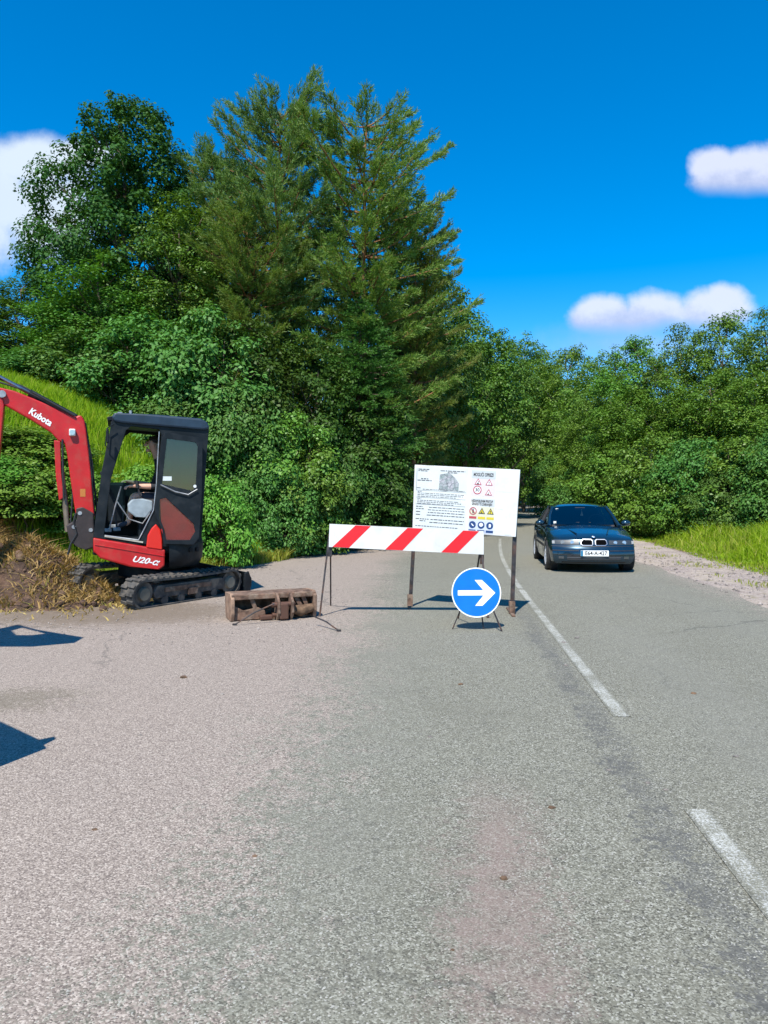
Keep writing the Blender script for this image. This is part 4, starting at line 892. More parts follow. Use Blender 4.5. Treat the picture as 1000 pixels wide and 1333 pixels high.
    def tri(u, v, r, edge, fill, sym):
        P = lambda k: [(k * math.cos(a), k * math.sin(a)) for a in (R(90), R(210), R(330))]
        MB().poly([P(r), list(reversed(P(r * .7)))], fr(u, v, .005)).build('pictogram', edge, root)
        MB().poly([P(r * .7)], fr(u, v, .004)).build('pictogram', fill, root)
        mb = MB()
        if sym == '!': mb.poly([[(-.006, .018), (.006, .018), (.003, -.008), (-.003, -.008)]], fr(u, v, .006)).disc(fr(u, v, .006), 0, -.015, .004, seg=8)
        elif sym == 'dig': mb.poly([[(-.022, -.018), (-.005, -.002), (-.002, .012), (.006, .012), (.004, -.004), (.02, -.018)]], fr(u, v, .006)).disc(fr(u, v, .006), .004, .018, .005, seg=8)
        else: mb.poly([[(-.018, -.016), (.004, .014), (.010, .012), (-.004, -.004), (.016, -.016)]], fr(u, v, .006))
        mb.build('pictogram', BLACK, root)
    tri(.625, .225, .056, PR, PW, 'dig'); tri(.728, .225, .056, PR, PW, '!'); tri(.728, .375, .054, PR, PW, 'bend')
    MB().disc(fr(.622, .335, .005), 0, 0, .056, r2=.044).build('pictogram', PR, root); MB().disc(fr(.622, .335, .004), 0, 0, .044).build('pictogram', PW, root)
    mb = MB(); add_text(mb, '30', fr(.622, .335, .006), 0, 0, .062, bold=.001); mb.build('lettering', BLACK, root)
    MB().disc(fr(.592, .655, .005), 0, 0, .050, r2=.039).bar(mp(.592, .655) + n * .006 + (x - y) * .026, mp(.592, .655) + n * .006 - (x - y) * .026, .008, .002, n).build('pictogram', PR, root)
    MB().disc(fr(.592, .655, .006), 0, .02, .008, seg=10).poly([[(-.012, .01), (.012, .01), (.006, -.028), (-.006, -.028)]], fr(.592, .655, .006)).build('pictogram', BLACK, root)
    tri(.675, .66, .052, BLACK, PY, 'bend'); tri(.756, .66, .052, BLACK, PY, '!')
    for u, c in ((.592, PR), (.675, PY), (.756, PY)): board_quad(MB(), mp, n, u - .034, .735, u + .034, .77, .004).build('pictogram', c, root)
    for u in (.592, .675, .756):
        MB().disc(fr(u, .862, .004), 0, 0, .047).build('pictogram', PB, root)
        mb = MB()
        if u < .6: mb.poly([[(-.02, .012), (-.006, .016), (.02, -.01), (.022, -.018), (.004, -.016), (-.01, .002)]], fr(u, .862, .005))
        elif u < .7: mb.disc(fr(u, .862, .005), 0, .006, .026, seg=14).poly([[(-.03, .0), (.03, .0), (.03, .006), (-.03, .006)]], fr(u, .862, .006))
        else: mb.poly([[(-.012, -.022), (.014, -.022), (.018, .012), (.006, .024), (-.012, .018)]], fr(u, .862, .005))
        mb.build('pictogram', PW, root)
        board_quad(MB(), mp, n, u - .034, .935, u + .034, .97, .004).build('pictogram', PB, root)
    # wrinkles and tape on the bare right part
    mb = MB()
    for (u0, v0, u1, v1) in ((.80, .34, .985, .343), (.795, .60, .87, .604), (.80, .10, .803, .95), (.90, .97, .96, .985)): board_quad(mb, mp, n, u0, v0, u1, v1, .003)
    mb.build('crease', mat('crease_grey', (.6, .63, .63), .5), root)
build_board()

def build_arrow():
    c = at(620.5, 771.5, 8.35); root = empty('arrow_sign', (c.x, c.y, 0), 'round blue road sign with white arrow pointing right on a low tripod', 'road sign')
    n = Vector((.03, -1, .16)).normalized(); x = Vector((1, .03, 0)).normalized(); y = n.cross(x).normalized()
    if y.z < 0: y = -y
    fr = lambda l: (c + n * l, x, y, n)
    r = .281
    MB().disc(fr(0), 0, 0, r, .012, 64).build('disc', mat('sign_back', (.4, .41, .42), .4, metal=.5), root)
    MB().disc(fr(.002), 0, 0, r, 0, 64, r2=r * .955).build('rim', mat('sign_white', (.82, .83, .84), .35), root)
    MB().disc(fr(.002), 0, 0, r * .955, 0, 64).build('face', mat('sign_blue', (.0, .14, .66), .35, vary=.06), root)
    k = r / 32.0
    A = [(-24, 2.8), (9, 2.8), (-2, 16), (7.5, 16), (24.5, -.5), (7.5, -17), (-2, -17), (9, -3.8), (-24, -3.8)]
    MB().poly([[(a * k, b * k) for a, b in A]], fr(.004)).build('arrow', MATS['sign_white'], root)
    b = c - n * .03
    for (px, py, off) in ((589.5, 820, (-.16, 0, -.16)), (630, 820, (.06, 0, -.2)), (654, 823, (.18, 0, -.16))):
        g = gpt(px, py); MB().bar(b + Vector(off), Vector((g.x, g.y, .005)), .014).build('leg', STEEL, root, bevel=.002)
    g = gpt(597, 806); MB().bar(b + Vector((-.12, .02, .1)), Vector((g.x, g.y, .005)), .014).build('leg', RUST, root)
build_arrow()

# ------------------------------------------------------------------ rusty bucket and rods
def build_bucket():
    g0 = gpt(300, 811); g1 = gpt(412, 804); ex = (g1 - g0); Wb = ex.length; ex.normalize(); ez = Vector((0, 0, 1)); ey = ez.cross(ex).normalized()  # ey away from camera
    root = empty('digger_bucket', g0 + ex * Wb / 2, 'wide rusty digger bucket lying on the gravel with its coupling facing out', 'bucket')
    P = lambda a, b, c: g0 + ex * a + ey * b + ez * c
    H = .325; D = .40
    prof = [(.02, .02), (.0, .16), (.03, .30), (.10, H), (.26, H + .0), (.40, .30)]; prof2 = [(.04, .04), (.022, .16), (.05, .285), (.11, H - .02), (.26, H - .02), (.395, .285)]
    # shell (upper back plate curving down), with open front trough below
    mb = MB(); n = len(prof)
    vs = [P(.03, b, c) for b, c in prof] + [P(Wb - .03, b, c) for b, c in prof] + [P(.03, b, c) for b, c in prof2] + [P(Wb - .03, b, c) for b, c in prof2]
    fs = []
    for i in range(n - 1): fs += [(i, i + 1, n + i + 1, n + i), (2 * n + i, 3 * n + i, 3 * n + i + 1, 2 * n + i + 1)]
    mb.add(vs, fs)
    shell = MB()
    shell.box(P(Wb / 2, .20, H - .01), (Wb - .06, .38, .025), Matrix((ex, ey, ez)).transposed())
    shell.box(P(Wb / 2, .38, H / 2), (Wb - .06, .025, H - .04), Matrix((ex, ey, ez)).transposed())
    shell.box(P(Wb / 2, .22, .02), (Wb - .06, .34, .025), Matrix((ex, ey, ez)).transposed())
    shell.box(P(Wb / 2, .02, H - .03), (Wb - .02, .05, .06), Matrix((ex, ey, ez)).transposed())
    shell.build('shell', RUST, root, bevel=.008)
    side = [(-.02, .10), (.02, .01), (.36, .01), (.40, .12), (.40, H), (.05, H + .015), (-.03, H - .04)]
    for a in (0.0, Wb - .045): MB().poly([side], (P(a, 0, 0), ey, ez, -ex), .045).build('side_plate', mat('rust_pale', (.26, .165, .110), .85, vary=.4, vscale=9, dirt=(.14, .065, .035), dirt_amt=.7, dirt_scale=8, bump=.4), root, bevel=.008)
    m = Wb * .60
    shell.v = []; shell.f = []
    MB().poly([[(.05, .015), (m - .2, .015), (m - .22, .12), (m - .3, .16), (.16, .13), (.05, .19)]], (P(0, .035, 0), ex, ez, -ey), .02).build('front_plate', RUST, root, bevel=.006)
    for da in (-.10, .07):
        MB().poly([[(-.06, .0), (-.16, .10), (-.15, .24), (-.04, H + .01), (.05, H + .01), (.05, .0)]], (P(m + da, 0, 0), ey, ez, -ex), .03).build('ear', RUST, root, bevel=.004)
    MB().tube([P(m - .16, -.09, .20), P(m + .12, -.09, .20)], .032, 12).build('pin', mat('pin_brown', (.12, .06, .04), .6, metal=.4), root, smooth=40)
    MB().tube([P(m - .15, -.05, .07), P(m + .11, -.05, .07)], .028, 12).build('pin', MATS['pin_brown'], root, smooth=40)
    MB().box(P(m - .02, -.10, .12), (.11, .09, .2), Matrix((ex, ey, ez)).transposed()).box(P(m - .22, -.03, .045), (.16, .06, .06), Matrix((ex, ey, ez)).transposed()).build('coupling', MATS['pin_brown'], root, bevel=.015)
    for k, (a0, c0, a1, c1) in enumerate(((Wb * .22, .33, Wb * .32, .05), (Wb * .72, .33, Wb * .85, .1), (Wb * .82, .33, Wb * .93, .06))):
        MB().bar(P(a0, .03, c0), P(a1, .05, c1), .05, .02, ey).build('rib', RUST, root, bevel=.004)
    # trough lips on the right and lumps of soil stuck inside
    MB().tube([P(Wb * .70, .0, .12), P(Wb * .80, -.02, .10), P(Wb * .95, .0, .13)], [.05, .07, .05], 10).build('stuck_soil', CLOD, root, smooth=60)
build_bucket()
def rod(a, b, name, label):
    mid = (a + b) / 2 + Vector((0, 0, .02)); mb = MB().tube([a, mid, b], [.009, .009, .008], 8); e = b
    mb.box(e + Vector((0, 0, .004)), (.05, .03, .018))
    tag(mb.build(name, STEEL, smooth=40), label, 'rod', 'steel rods leaning on the bucket')
a = gpt(305, 815); b = at(357, 786, a.y + .12); rod(b, Vector((a.x, a.y, .012)), 'steel_rod', 'thin steel rod leaning on the left half of the rusty bucket')
a = gpt(441, 823); b = at(409, 803, a.y + .35); rod(Vector((b.x, b.y, b.z)), Vector((a.x, a.y, .012)), 'steel_rod', 'thin steel rod reaching from the right end of the bucket past the barrier leg')

# ------------------------------------------------------------------ parked / oncoming car
PAINT = mat('car_paint_blue', (.010, .036, .060), .22, metal=.55, coat=1.0, vary=.08, vscale=2, dirt=(.05, .055, .06), dirt_amt=.25)
TRIM = mat('black_plastic', (.018, .018, .02), .5, vary=.3, vscale=10)
TYRE = mat('tyre_rubber', (.022, .022, .022), .85, vary=.4, vscale=15, dirt=(.12, .10, .085), dirt_amt=.35)
ALLOY = mat('alloy', (.62, .63, .65), .35, metal=.4, vary=.2)
CHROME = mat('chrome', (.34, .36, .39), .35, metal=1.0)
WGLASS = glass_mat('car_glass', (.16, .22, .25), .12, .03)
LAMP = mat('lamp_lens', (.42, .45, .47), .08, metal=.55, coat=1.0)
def build_car():
    root = empty('car', (0, 0, 0), 'dark blue four door saloon car driving towards the barrier in the right lane', 'car')
    BOW = .20
    def ywid(s):   # half width at the widest
        return float(np.interp(s, [0, .15, .5, 1.0, 2.2, 3.6, 4.2, 4.47], [.80, .835, .86, .868, .87, .865, .84, .79]))
    def zsh(s): return float(np.interp(s, [0, .08, .3, .8, 1.35, 2.5, 3.6, 4.25, 4.47], [.665, .70, .745, .815, .885, .915, .945, .955, .90]))
    def zc(s): return float(np.interp(s, [0, .06, .25, .8, 1.35, 2.5, 3.6, 3.9, 4.3, 4.47], [.685, .735, .80, .885, .955, .965, .985, 1.0, 1.0, .93]))
    def rake(z): return float(np.interp(z, [.18, .26, .40, .50, .56, .62, .70, .80], [.06, .0, .0, .02, .055, .075, .115, .16]))
    def tailrake(z): return float(np.interp(z, [.2, .3, .5, .6, .95], [.1, .0, .0, .05, .10]))
    def X(s, y, z):
        f = max(0, 1 - s / .9); b = max(0, (s - 3.7) / .77)
        return s + f * (BOW * (abs(y) / .87) ** 2.2 + rake(z)) - b * (.18 * (abs(y) / .87) ** 2.2 + tailrake(z))
    def arch(s, z0):
        z = z0
        for sw in (.78, 3.50):
            d = abs(s - sw)
            if d < .37: z = max(z, .30 + math.sqrt(.37 ** 2 - d * d))
        return z
    def ring(s):
        w = ywid(s); zb = arch(s, .19 if s > .3 else .20); zs = zsh(s); z0 = zc(s)
        zm = max(.52, min(zb + .03, zs - .05))
        pts = [(0, zb), (w * .9, zb), (w * .965, zb + .025), (w * .995, zm * .6 + zb * .4), (w, zm), (w * .992, zs - .09), (w * .955, zs - .02), (w * .90, zs + .012), (w * .6, zs * .35 + z0 * .65), (w * .3, zs * .08 + z0 * .92), (0, z0)]
        full = pts + [(-y, z) for y, z in reversed(pts[1:-1])]
        return [Vector((y, X(s, y, z), z)) for y, z in full]
    ss = sorted(set([0, .02, .06, .12, .2, .3] + [round(.35 + .06 * i, 3) for i in range(15)] + [1.3, 1.5, 1.8, 2.1, 2.4, 2.7, 3.0] + [round(3.08 + .06 * i, 3) for i in range(15)] + [4.0, 4.15, 4.3, 4.4, 4.47]))
    rings = [ring(s) for s in ss]; n = len(rings[0]); vs = [p for r in rings for p in r]; fs = []
    for i in range(len(ss) - 1):
        for k in range(n): fs.append((i * n + k, i * n + (k + 1) % n, (i + 1) * n + (k + 1) % n, (i + 1) * n + k))
    mb = MB().add(vs, fs)
    # front skin
    def skin(s0, zl):
        V = []; ny = 25
        for z in zl:
            r = rings[0 if s0 == 0 else -1]; w = max(np.interp(z, [.2, .225, .40, .52, .60, .665], np.array([.9, .965, .995, 1, .992, .955]) * ywid(s0)), .5)
            for k in range(ny):
                y = w * (-1 + 2 * k / (ny - 1)); V.append(Vector((y, X(s0, y, z), z)))
        return V, [(i * ny + k, i * ny + k + 1, (i + 1) * ny + k + 1, (i + 1) * ny + k) for i in range(len(zl) - 1) for k in range(ny - 1)]
    mb.add(*skin(0, [.19, .24, .30, .40, .48, .52, .56, .60, .65, .69])); mb.add(*skin(4.47, [.19, .3, .5, .6, .7, .8, .9, .93]))
    body = mb.build('body', PAINT, root, smooth=40)
    # greenhouse: body coloured roof + pillars, glass between
    cw = [(1.38, .70, .95), (1.72, .68, 1.14), (2.08, .60, 1.335), (2.2, .575, 1.365), (2.65, .575, 1.395), (3.0, .57, 1.375), (3.18, .555, 1.34), (3.50, .62, 1.16), (3.78, .69, 1.0)]
    rf = MB(); V = []; ny = 13
    for (s, w, z) in cw[2:7]:
        for k in range(ny):
            q = -1 + 2 * k / (ny - 1); V.append(Vector((w * q, s + (.09 * q * q if s < 2.4 else -.07 * q * q if s > 2.9 else 0), z + .035 * (1 - q * q) - (.03 if abs(q) == 1 else 0))))
    rf.add(V, [(i * ny + k, i * ny + k + 1, (i + 1) * ny + k + 1, (i + 1) * ny + k) for i in range(4) for k in range(ny - 1)])
    rf.build('roof', PAINT, root, smooth=60)
    def strip(a, b, name, wa, wb, m):
        (s0, w0, z0), (s1, w1, z1) = a, b; V = []
        for i in range(5):
            f = i / 4
            for k in range(ny):
                q = -1 + 2 * k / (ny - 1); w = (w0 * (1 - f) + w1 * f) * .97; bow = wa * (1 - f) + wb * f
                V.append(Vector((w * q, s0 + (s1 - s0) * f + bow * q * q, z0 + (z1 - z0) * f + .03 * f * (1 - q * q) + .015 * math.sin(math.pi * f))))
        return MB().add(V, [(i * ny + k, i * ny + k + 1, (i + 1) * ny + k + 1, (i + 1) * ny + k) for i in range(4) for k in range(ny - 1)]).build(name, m, root, smooth=60)
    strip((1.36, .74, .95), cw[2], 'windscreen', .20, .09, WGLASS); strip((3.80, .72, .99), cw[6], 'rear_window', -.12, -.07, WGLASS)
    for sg in (-1, 1):
        A = Vector((sg * .745, 1.55, .93)); B = Vector((sg * .595, 2.17, 1.335)); C = Vector((sg * .56, 3.12, 1.325)); D = Vector((sg * .70, 3.74, .965)); E = Vector((sg * .80, 2.55, .915)); G = Vector((sg * .795, 1.62, .905)); Hh = Vector((sg * .775, 3.62, .945))
        MB().tube([A + Vector((0, -.12, -.02)), A.lerp(B, .5) + Vector((sg * .012, 0, .012)), B], [.045, .038, .036], 8).build('pillar', PAINT, root, smooth=60)
        MB().tube([C, C.lerp(D, .5) + Vector((sg * .012, 0, .015)), D], [.05, .06, .085], 8).build('pillar', PAINT, root, smooth=60)
        MB().tube([B, Vector((sg * .60, 2.65, 1.36)), C], .032, 8).build('roof_rail', PAINT, root, smooth=60)
        MB().bar(Vector((sg * .81, 2.62, .91)), Vector((sg * .592, 2.66, 1.355)), .06, .03, (0, 1, 0)).build('door_pillar', TRIM, root, bevel=.005)
        MB().add([G, E, Vector((sg * .588, 2.64, 1.345)), B], [(0, 1, 2, 3)]).build('side_window', WGLASS, root)
        MB().add([E, Hh, C, Vector((sg * .588, 2.64, 1.345))], [(0, 1, 2, 3)]).build('side_window', WGLASS, root)
        MB().bar(G + Vector((sg * .018, -.05, -.005)), Hh + Vector((sg * .04, 0, -.01)), .02, .018).build('waist_trim', TRIM, root)
        MB().bar(Vector((sg * .872, 1.25, .50)), Vector((sg * .872, 3.05, .52)), .015, .05).build('side_trim', TRIM, root)
        for s_ in (1.42, 2.60): 
            MB().bar(Vector((sg * .869, s_, .26)), Vector((sg * .862, s_ + .02, .86)), .006, .004).build('door_gap', TRIM, root)
        for s_ in (2.42, 3.35): MB().box((sg * .875, s_, .79), (.03, .19, .035)).build('door_handle', PAINT, root, bevel=.008)
        m = MB(); bm = bmesh.new(); bmesh.ops.create_icosphere(bm, subdivisions=2, radius=1)
        m.add([Vector((sg * (.915 + v.co.x * .105), 1.60 + v.co.y * .07, .985 + v.co.z * .068)) for v in bm.verts], [tuple(v.index for v in f.verts) for f in bm.faces]); bm.free()
        m.box((sg * .83, 1.62, .935), (.10, .06, .04)); m.build('mirror', PAINT, root, smooth=50)
        # wheels
        for sw in (.78, 3.50):
            c = Vector((sg * .775, sw, .315)); prof = [(-.10, .20), (-.105, .29), (-.085, .315), (.085, .315), (.105, .29), (.10, .20)]
            def lathe(pr, seg=28):
                V = [c + Vector((sg * a, r * math.cos(6.2832 * k / seg), r * math.sin(6.2832 * k / seg))) for a, r in pr for k in range(seg)]
                return V, [(i * seg + k, i * seg + (k + 1) % seg, (i + 1) * seg + (k + 1) % seg, (i + 1) * seg + k) for i in range(len(pr) - 1) for k in range(seg)]
            w = MB().add(*lathe(prof)).build('wheel', TYRE, root, smooth=40)
            r_ = MB().add(*lathe([(.085, .205), (.10, .20), (.07, .185), (.03, .18), (.03, .001)]))
            for k in range(10):
                a = 6.2832 * k / 10; d = Vector((0, math.cos(a), math.sin(a))); r_.bar(c + Vector((sg * .088, 0, 0)) + d * .03, c + Vector((sg * .082, 0, 0)) + d * .19, .035, .02, (1, 0, 0))
            r_.add(*lathe([(.09, .05), (.105, .04), (.105, .001)], 14))
            r_.build('rim', ALLOY, w, smooth=40)
            MB().add(*lathe([(-.12, .36), (.02, .36), (.02, .33), (-.12, .33)])).build('wheel_well', TRIM, root)
    # front details laid on the nose
    def nose(y, z, l=.004): return Vector((y, X(0, y, z) - l, z))
    def patch(name, ys, zl, m, l=.004, parent=root, ny=9):
        V = []
        for z0, z1 in [zl]:
            for i in range(4):
                for k in range(ny):
                    y = ys[0] + (ys[1] - ys[0]) * k / (ny - 1); V.append(nose(y, z0 + (z1 - z0) * i / 3, l))
        return MB().add(V, [(i * ny + k, i * ny + k + 1, (i + 1) * ny + k + 1, (i + 1) * ny + k) for i in range(3) for k in range(ny - 1)]).build(name, m, parent, smooth=60)
    for sg in (-1, 1):
        # kidney grille
        loop = [(.02, .595), (.04, .567), (.22, .567), (.262, .60), (.250, .675), (.215, .703), (.05, .703), (.02, .675)]
        inner = [(.034, .60), (.05, .581), (.213, .581), (.246, .605), (.235, .668), (.208, .690), (.056, .690), (.034, .668)]
        nn = len(loop)
        MB().add([nose(sg * y, z, .016) for y, z in loop] + [nose(sg * y, z, .016) for y, z in inner] + [nose(sg * y, z, .0) for y, z in loop], [(k, (k + 1) % nn, nn + (k + 1) % nn, nn + k) for k in range(nn)] + [(k, (k + 1) % nn, 2 * nn + (k + 1) % nn, 2 * nn + k) for k in range(nn)]).build('grille', CHROME, root)
        g = MB().add([nose(sg * y, z, .008) for y, z in inner], [tuple(range(nn))])
        for k in range(7): y = .06 + k * .025; g.bar(nose(sg * y, .586, .012), nose(sg * y, .685, .012), .006, .006)
        g.build('grille_insert', mat('grille_black', (.002, .002, .003), .9, spec=.05), root)
        # headlight unit wrapping the corner
        hb = patch('headlight', (sg * .29, sg * .79), (.585, .675), mat('lamp_housing', (.03, .038, .045), .4, coat=.3), .006)
        for yy, rr in ((.42, .036), (.60, .040)):
            p = nose(sg * yy, .63, .012); nr = Vector((sg * yy * .35, -1, .12)).normalized(); xx = Vector((0, 0, 1)).cross(nr).normalized()
            MB().disc((p, xx, nr.cross(xx), nr), 0, 0, rr, .01, 20).build('lamp_reflector', LAMP, hb, smooth=30)
        patch('indicator', (sg * .75, sg * .80), (.60, .66), mat('indicator_lens', (.30, .30, .29), .2, coat=.6), .010, ny=4)
        patch('fog_lamp', (sg * .58, sg * .68), (.295, .345), mat('fog_lens', (.08, .09, .10), .15, metal=.4, coat=1.0), .006, ny=5)
        patch('bumper_strip', (sg * .30, sg * .80), (.455, .475), TRIM, .008)
    patch('air_intake', (-.52, .52), (.275, .365), TRIM, .004, ny=15); patch('air_intake', (-.62, .62), (.205, .235), TRIM, .004, ny=15)
    patch('intake_bar', (-.52, .52), (.318, .328), mat('intake_grey', (.10, .11, .12), .4), .012, ny=15)
    patch('bumper_gap', (-.82, .82), (.548, .556), TRIM, .004, ny=21)
    patch('bumper_strip', (-.80, .80), (.375, .39), TRIM, .006, ny=21)
    # plate
    pl = MB().box((0, -.022, .415), (.54, .012, .12)).build('number_plate', mat('plate_white', (.78, .78, .76), .4), root, bevel=.003)
    fr = (Vector((0, -.0295, .415)), Vector((1, 0, 0)), Vector((0, 0, 1)), Vector((0, -1, 0)))
    # drawn mirrored in x because the car's own left is the viewer's right once it is turned
    mb = MB(); add_text(mb, 'E64-A-427', fr, .025, 0, .115, fitw=.42, bold=.002); mb.build('lettering', BLACK, pl)
    MB().poly([[(-.268, -.058), (-.225, -.058), (-.225, .058), (-.268, .058)]], (fr[0] - Vector((0, .001, 0)), *fr[1:])).build('plate_band', mat('plate_blue', (.01, .16, .30), .4), pl)
    # bonnet emblem, creases
    b = Vector((0, X(.05, 0, .72) + .0, zc(.07) + .004)); nr = Vector((0, -.55, .83)).normalized(); f2 = (b, Vector((1, 0, 0)), nr.cross(Vector((1, 0, 0))), nr)
    em = MB().disc((b + nr * .004, *f2[1:]), 0, 0, .041, .006, 24).build('emblem', mat('emblem_black', (.02, .02, .025), .2, coat=1.0), root)
    for q in range(4):
        a = [(0, 0)] + [(.027 * math.cos(R(90 * q + 15 * k)), .027 * math.sin(R(90 * q + 15 * k))) for k in range(7)]
        MB().poly([a], (b + nr * .006, *f2[1:])).build('emblem_quarter', mat('emblem_white', (.75, .77, .8), .3) if q % 2 else mat('emblem_blue', (.05, .25, .6), .3), em)
    MB().disc((b + nr * .0055, *f2[1:]), 0, 0, .042, 0, 24, r2=.037).build('emblem_ring', CHROME, em)
    for sg in (-1, 1):
        MB().bar(Vector((sg * .30, .35, zc(.35) - .012)), Vector((sg * .50, 1.25, zc(1.25) - .028)), .022, .02).build('bonnet_crease', PAINT, root, bevel=.006)
        MB().bar(Vector((sg * .12 - .25, 1.50, .985)), Vector((sg * .12 + .28 - .25, 1.45, 1.005)), .012, .012).build('wiper', TRIM, root)
    # cabin
    DK = mat('cabin_dark', (.03, .03, .034), .8, vary=.3)
    MB().box((0, 1.75, .90), (1.35, .5, .10)).build('dashboard', DK, root, bevel=.03)
    for y in (-.36, .36):
        for s_ in (2.45, 3.25): MB().box((y, s_, .85), (.46, .14, .62)).box((y, s_ + .03, 1.22), (.24, .09, .16)).build('seat', DK, root, bevel=.04)
    ring_c = Vector((.36, 1.98, 1.0)); MB().tube([ring_c + Vector((.18 * math.cos(a), .06 * math.sin(a), .17 * math.sin(a))) for a in [6.2832 * k / 20 for k in range(21)]], .014, 6).build('steering_wheel', DK, root)
    MB().box((0, 2.02, 1.30), (.22, .03, .07)).build('inner_mirror', DK, root, bevel=.01)
    MB().poly([[(-.035, -.05), (.035, -.05), (.0, .07)]], (Vector((.03, 1.93, 1.19)), Vector((1, 0, 0)), Vector((0, 0, 1)), Vector((0, -1, 0))), .004).bar(Vector((.03, 1.932, 1.25)), Vector((.03, 2.0, 1.29)), .004).build('hanging_freshener', mat('tag_white', (.7, .72, .66), .6), root)
    for (yy, zz, f) in ((-.50, 1.285, .87), (-.60, 1.0, .1)):
        MB().box((yy, 1.36 + .72 * f + .145 * (yy / .6) ** 2 - .025, zz), (.06, .006, .05)).build('windscreen_sticker', mat('tag_white', (.7, .72, .66), .6), root)
    for sg in (-1, 1): MB().box((sg * .66, 4.40, .80), (.26, .06, .16)).build('tail_light', mat('tail_red', (.35, .01, .015), .2, coat=1.0), root, bevel=.02)
    root.location = (4.16, 14.6, .004); root.scale = (1, 1, .96); root.rotation_euler = (0, 0, -math.atan(.118))
build_car()

# ------------------------------------------------------------------ small excavator
DRED = mat('digger_red', (.46, .007, .009), .42, vary=.10, vscale=3, coat=.08, dirt=(.30, .08, .05), dirt_amt=.35, dirt_scale=7)
DBLK = mat('digger_black', (.008, .012, .016), .5, spec=.22, vary=.3, vscale=6, coat=0.0, dirt=(.05, .045, .04), dirt_amt=.2, dirt_scale=6)
DROOF = mat('digger_roof', (.016, .034, .058), .5, spec=.35, vary=.2)
RUBBER = mat('track_rubber', (.055, .052, .048), .9, vary=.5, vscale=9, dirt=(.20, .165, .125), dirt_amt=.65, dirt_scale=6, bump=.4)
DFRAME = mat('track_frame', (.055, .05, .048), .7, vary=.4, dirt=(.20, .155, .11), dirt_amt=.8, dirt_scale=6)
HOSE = mat('hose_rubber', (.018, .018, .02), .5)
CYL = mat('cylinder_chrome', (.55, .56, .58), .15, metal=1.0)
DGLASS = glass_mat('cab_glass', (.20, .44, .38), .04, .04, .04)
GSEAT = mat('seat_grey', (.26, .31, .34), .7, vary=.2)

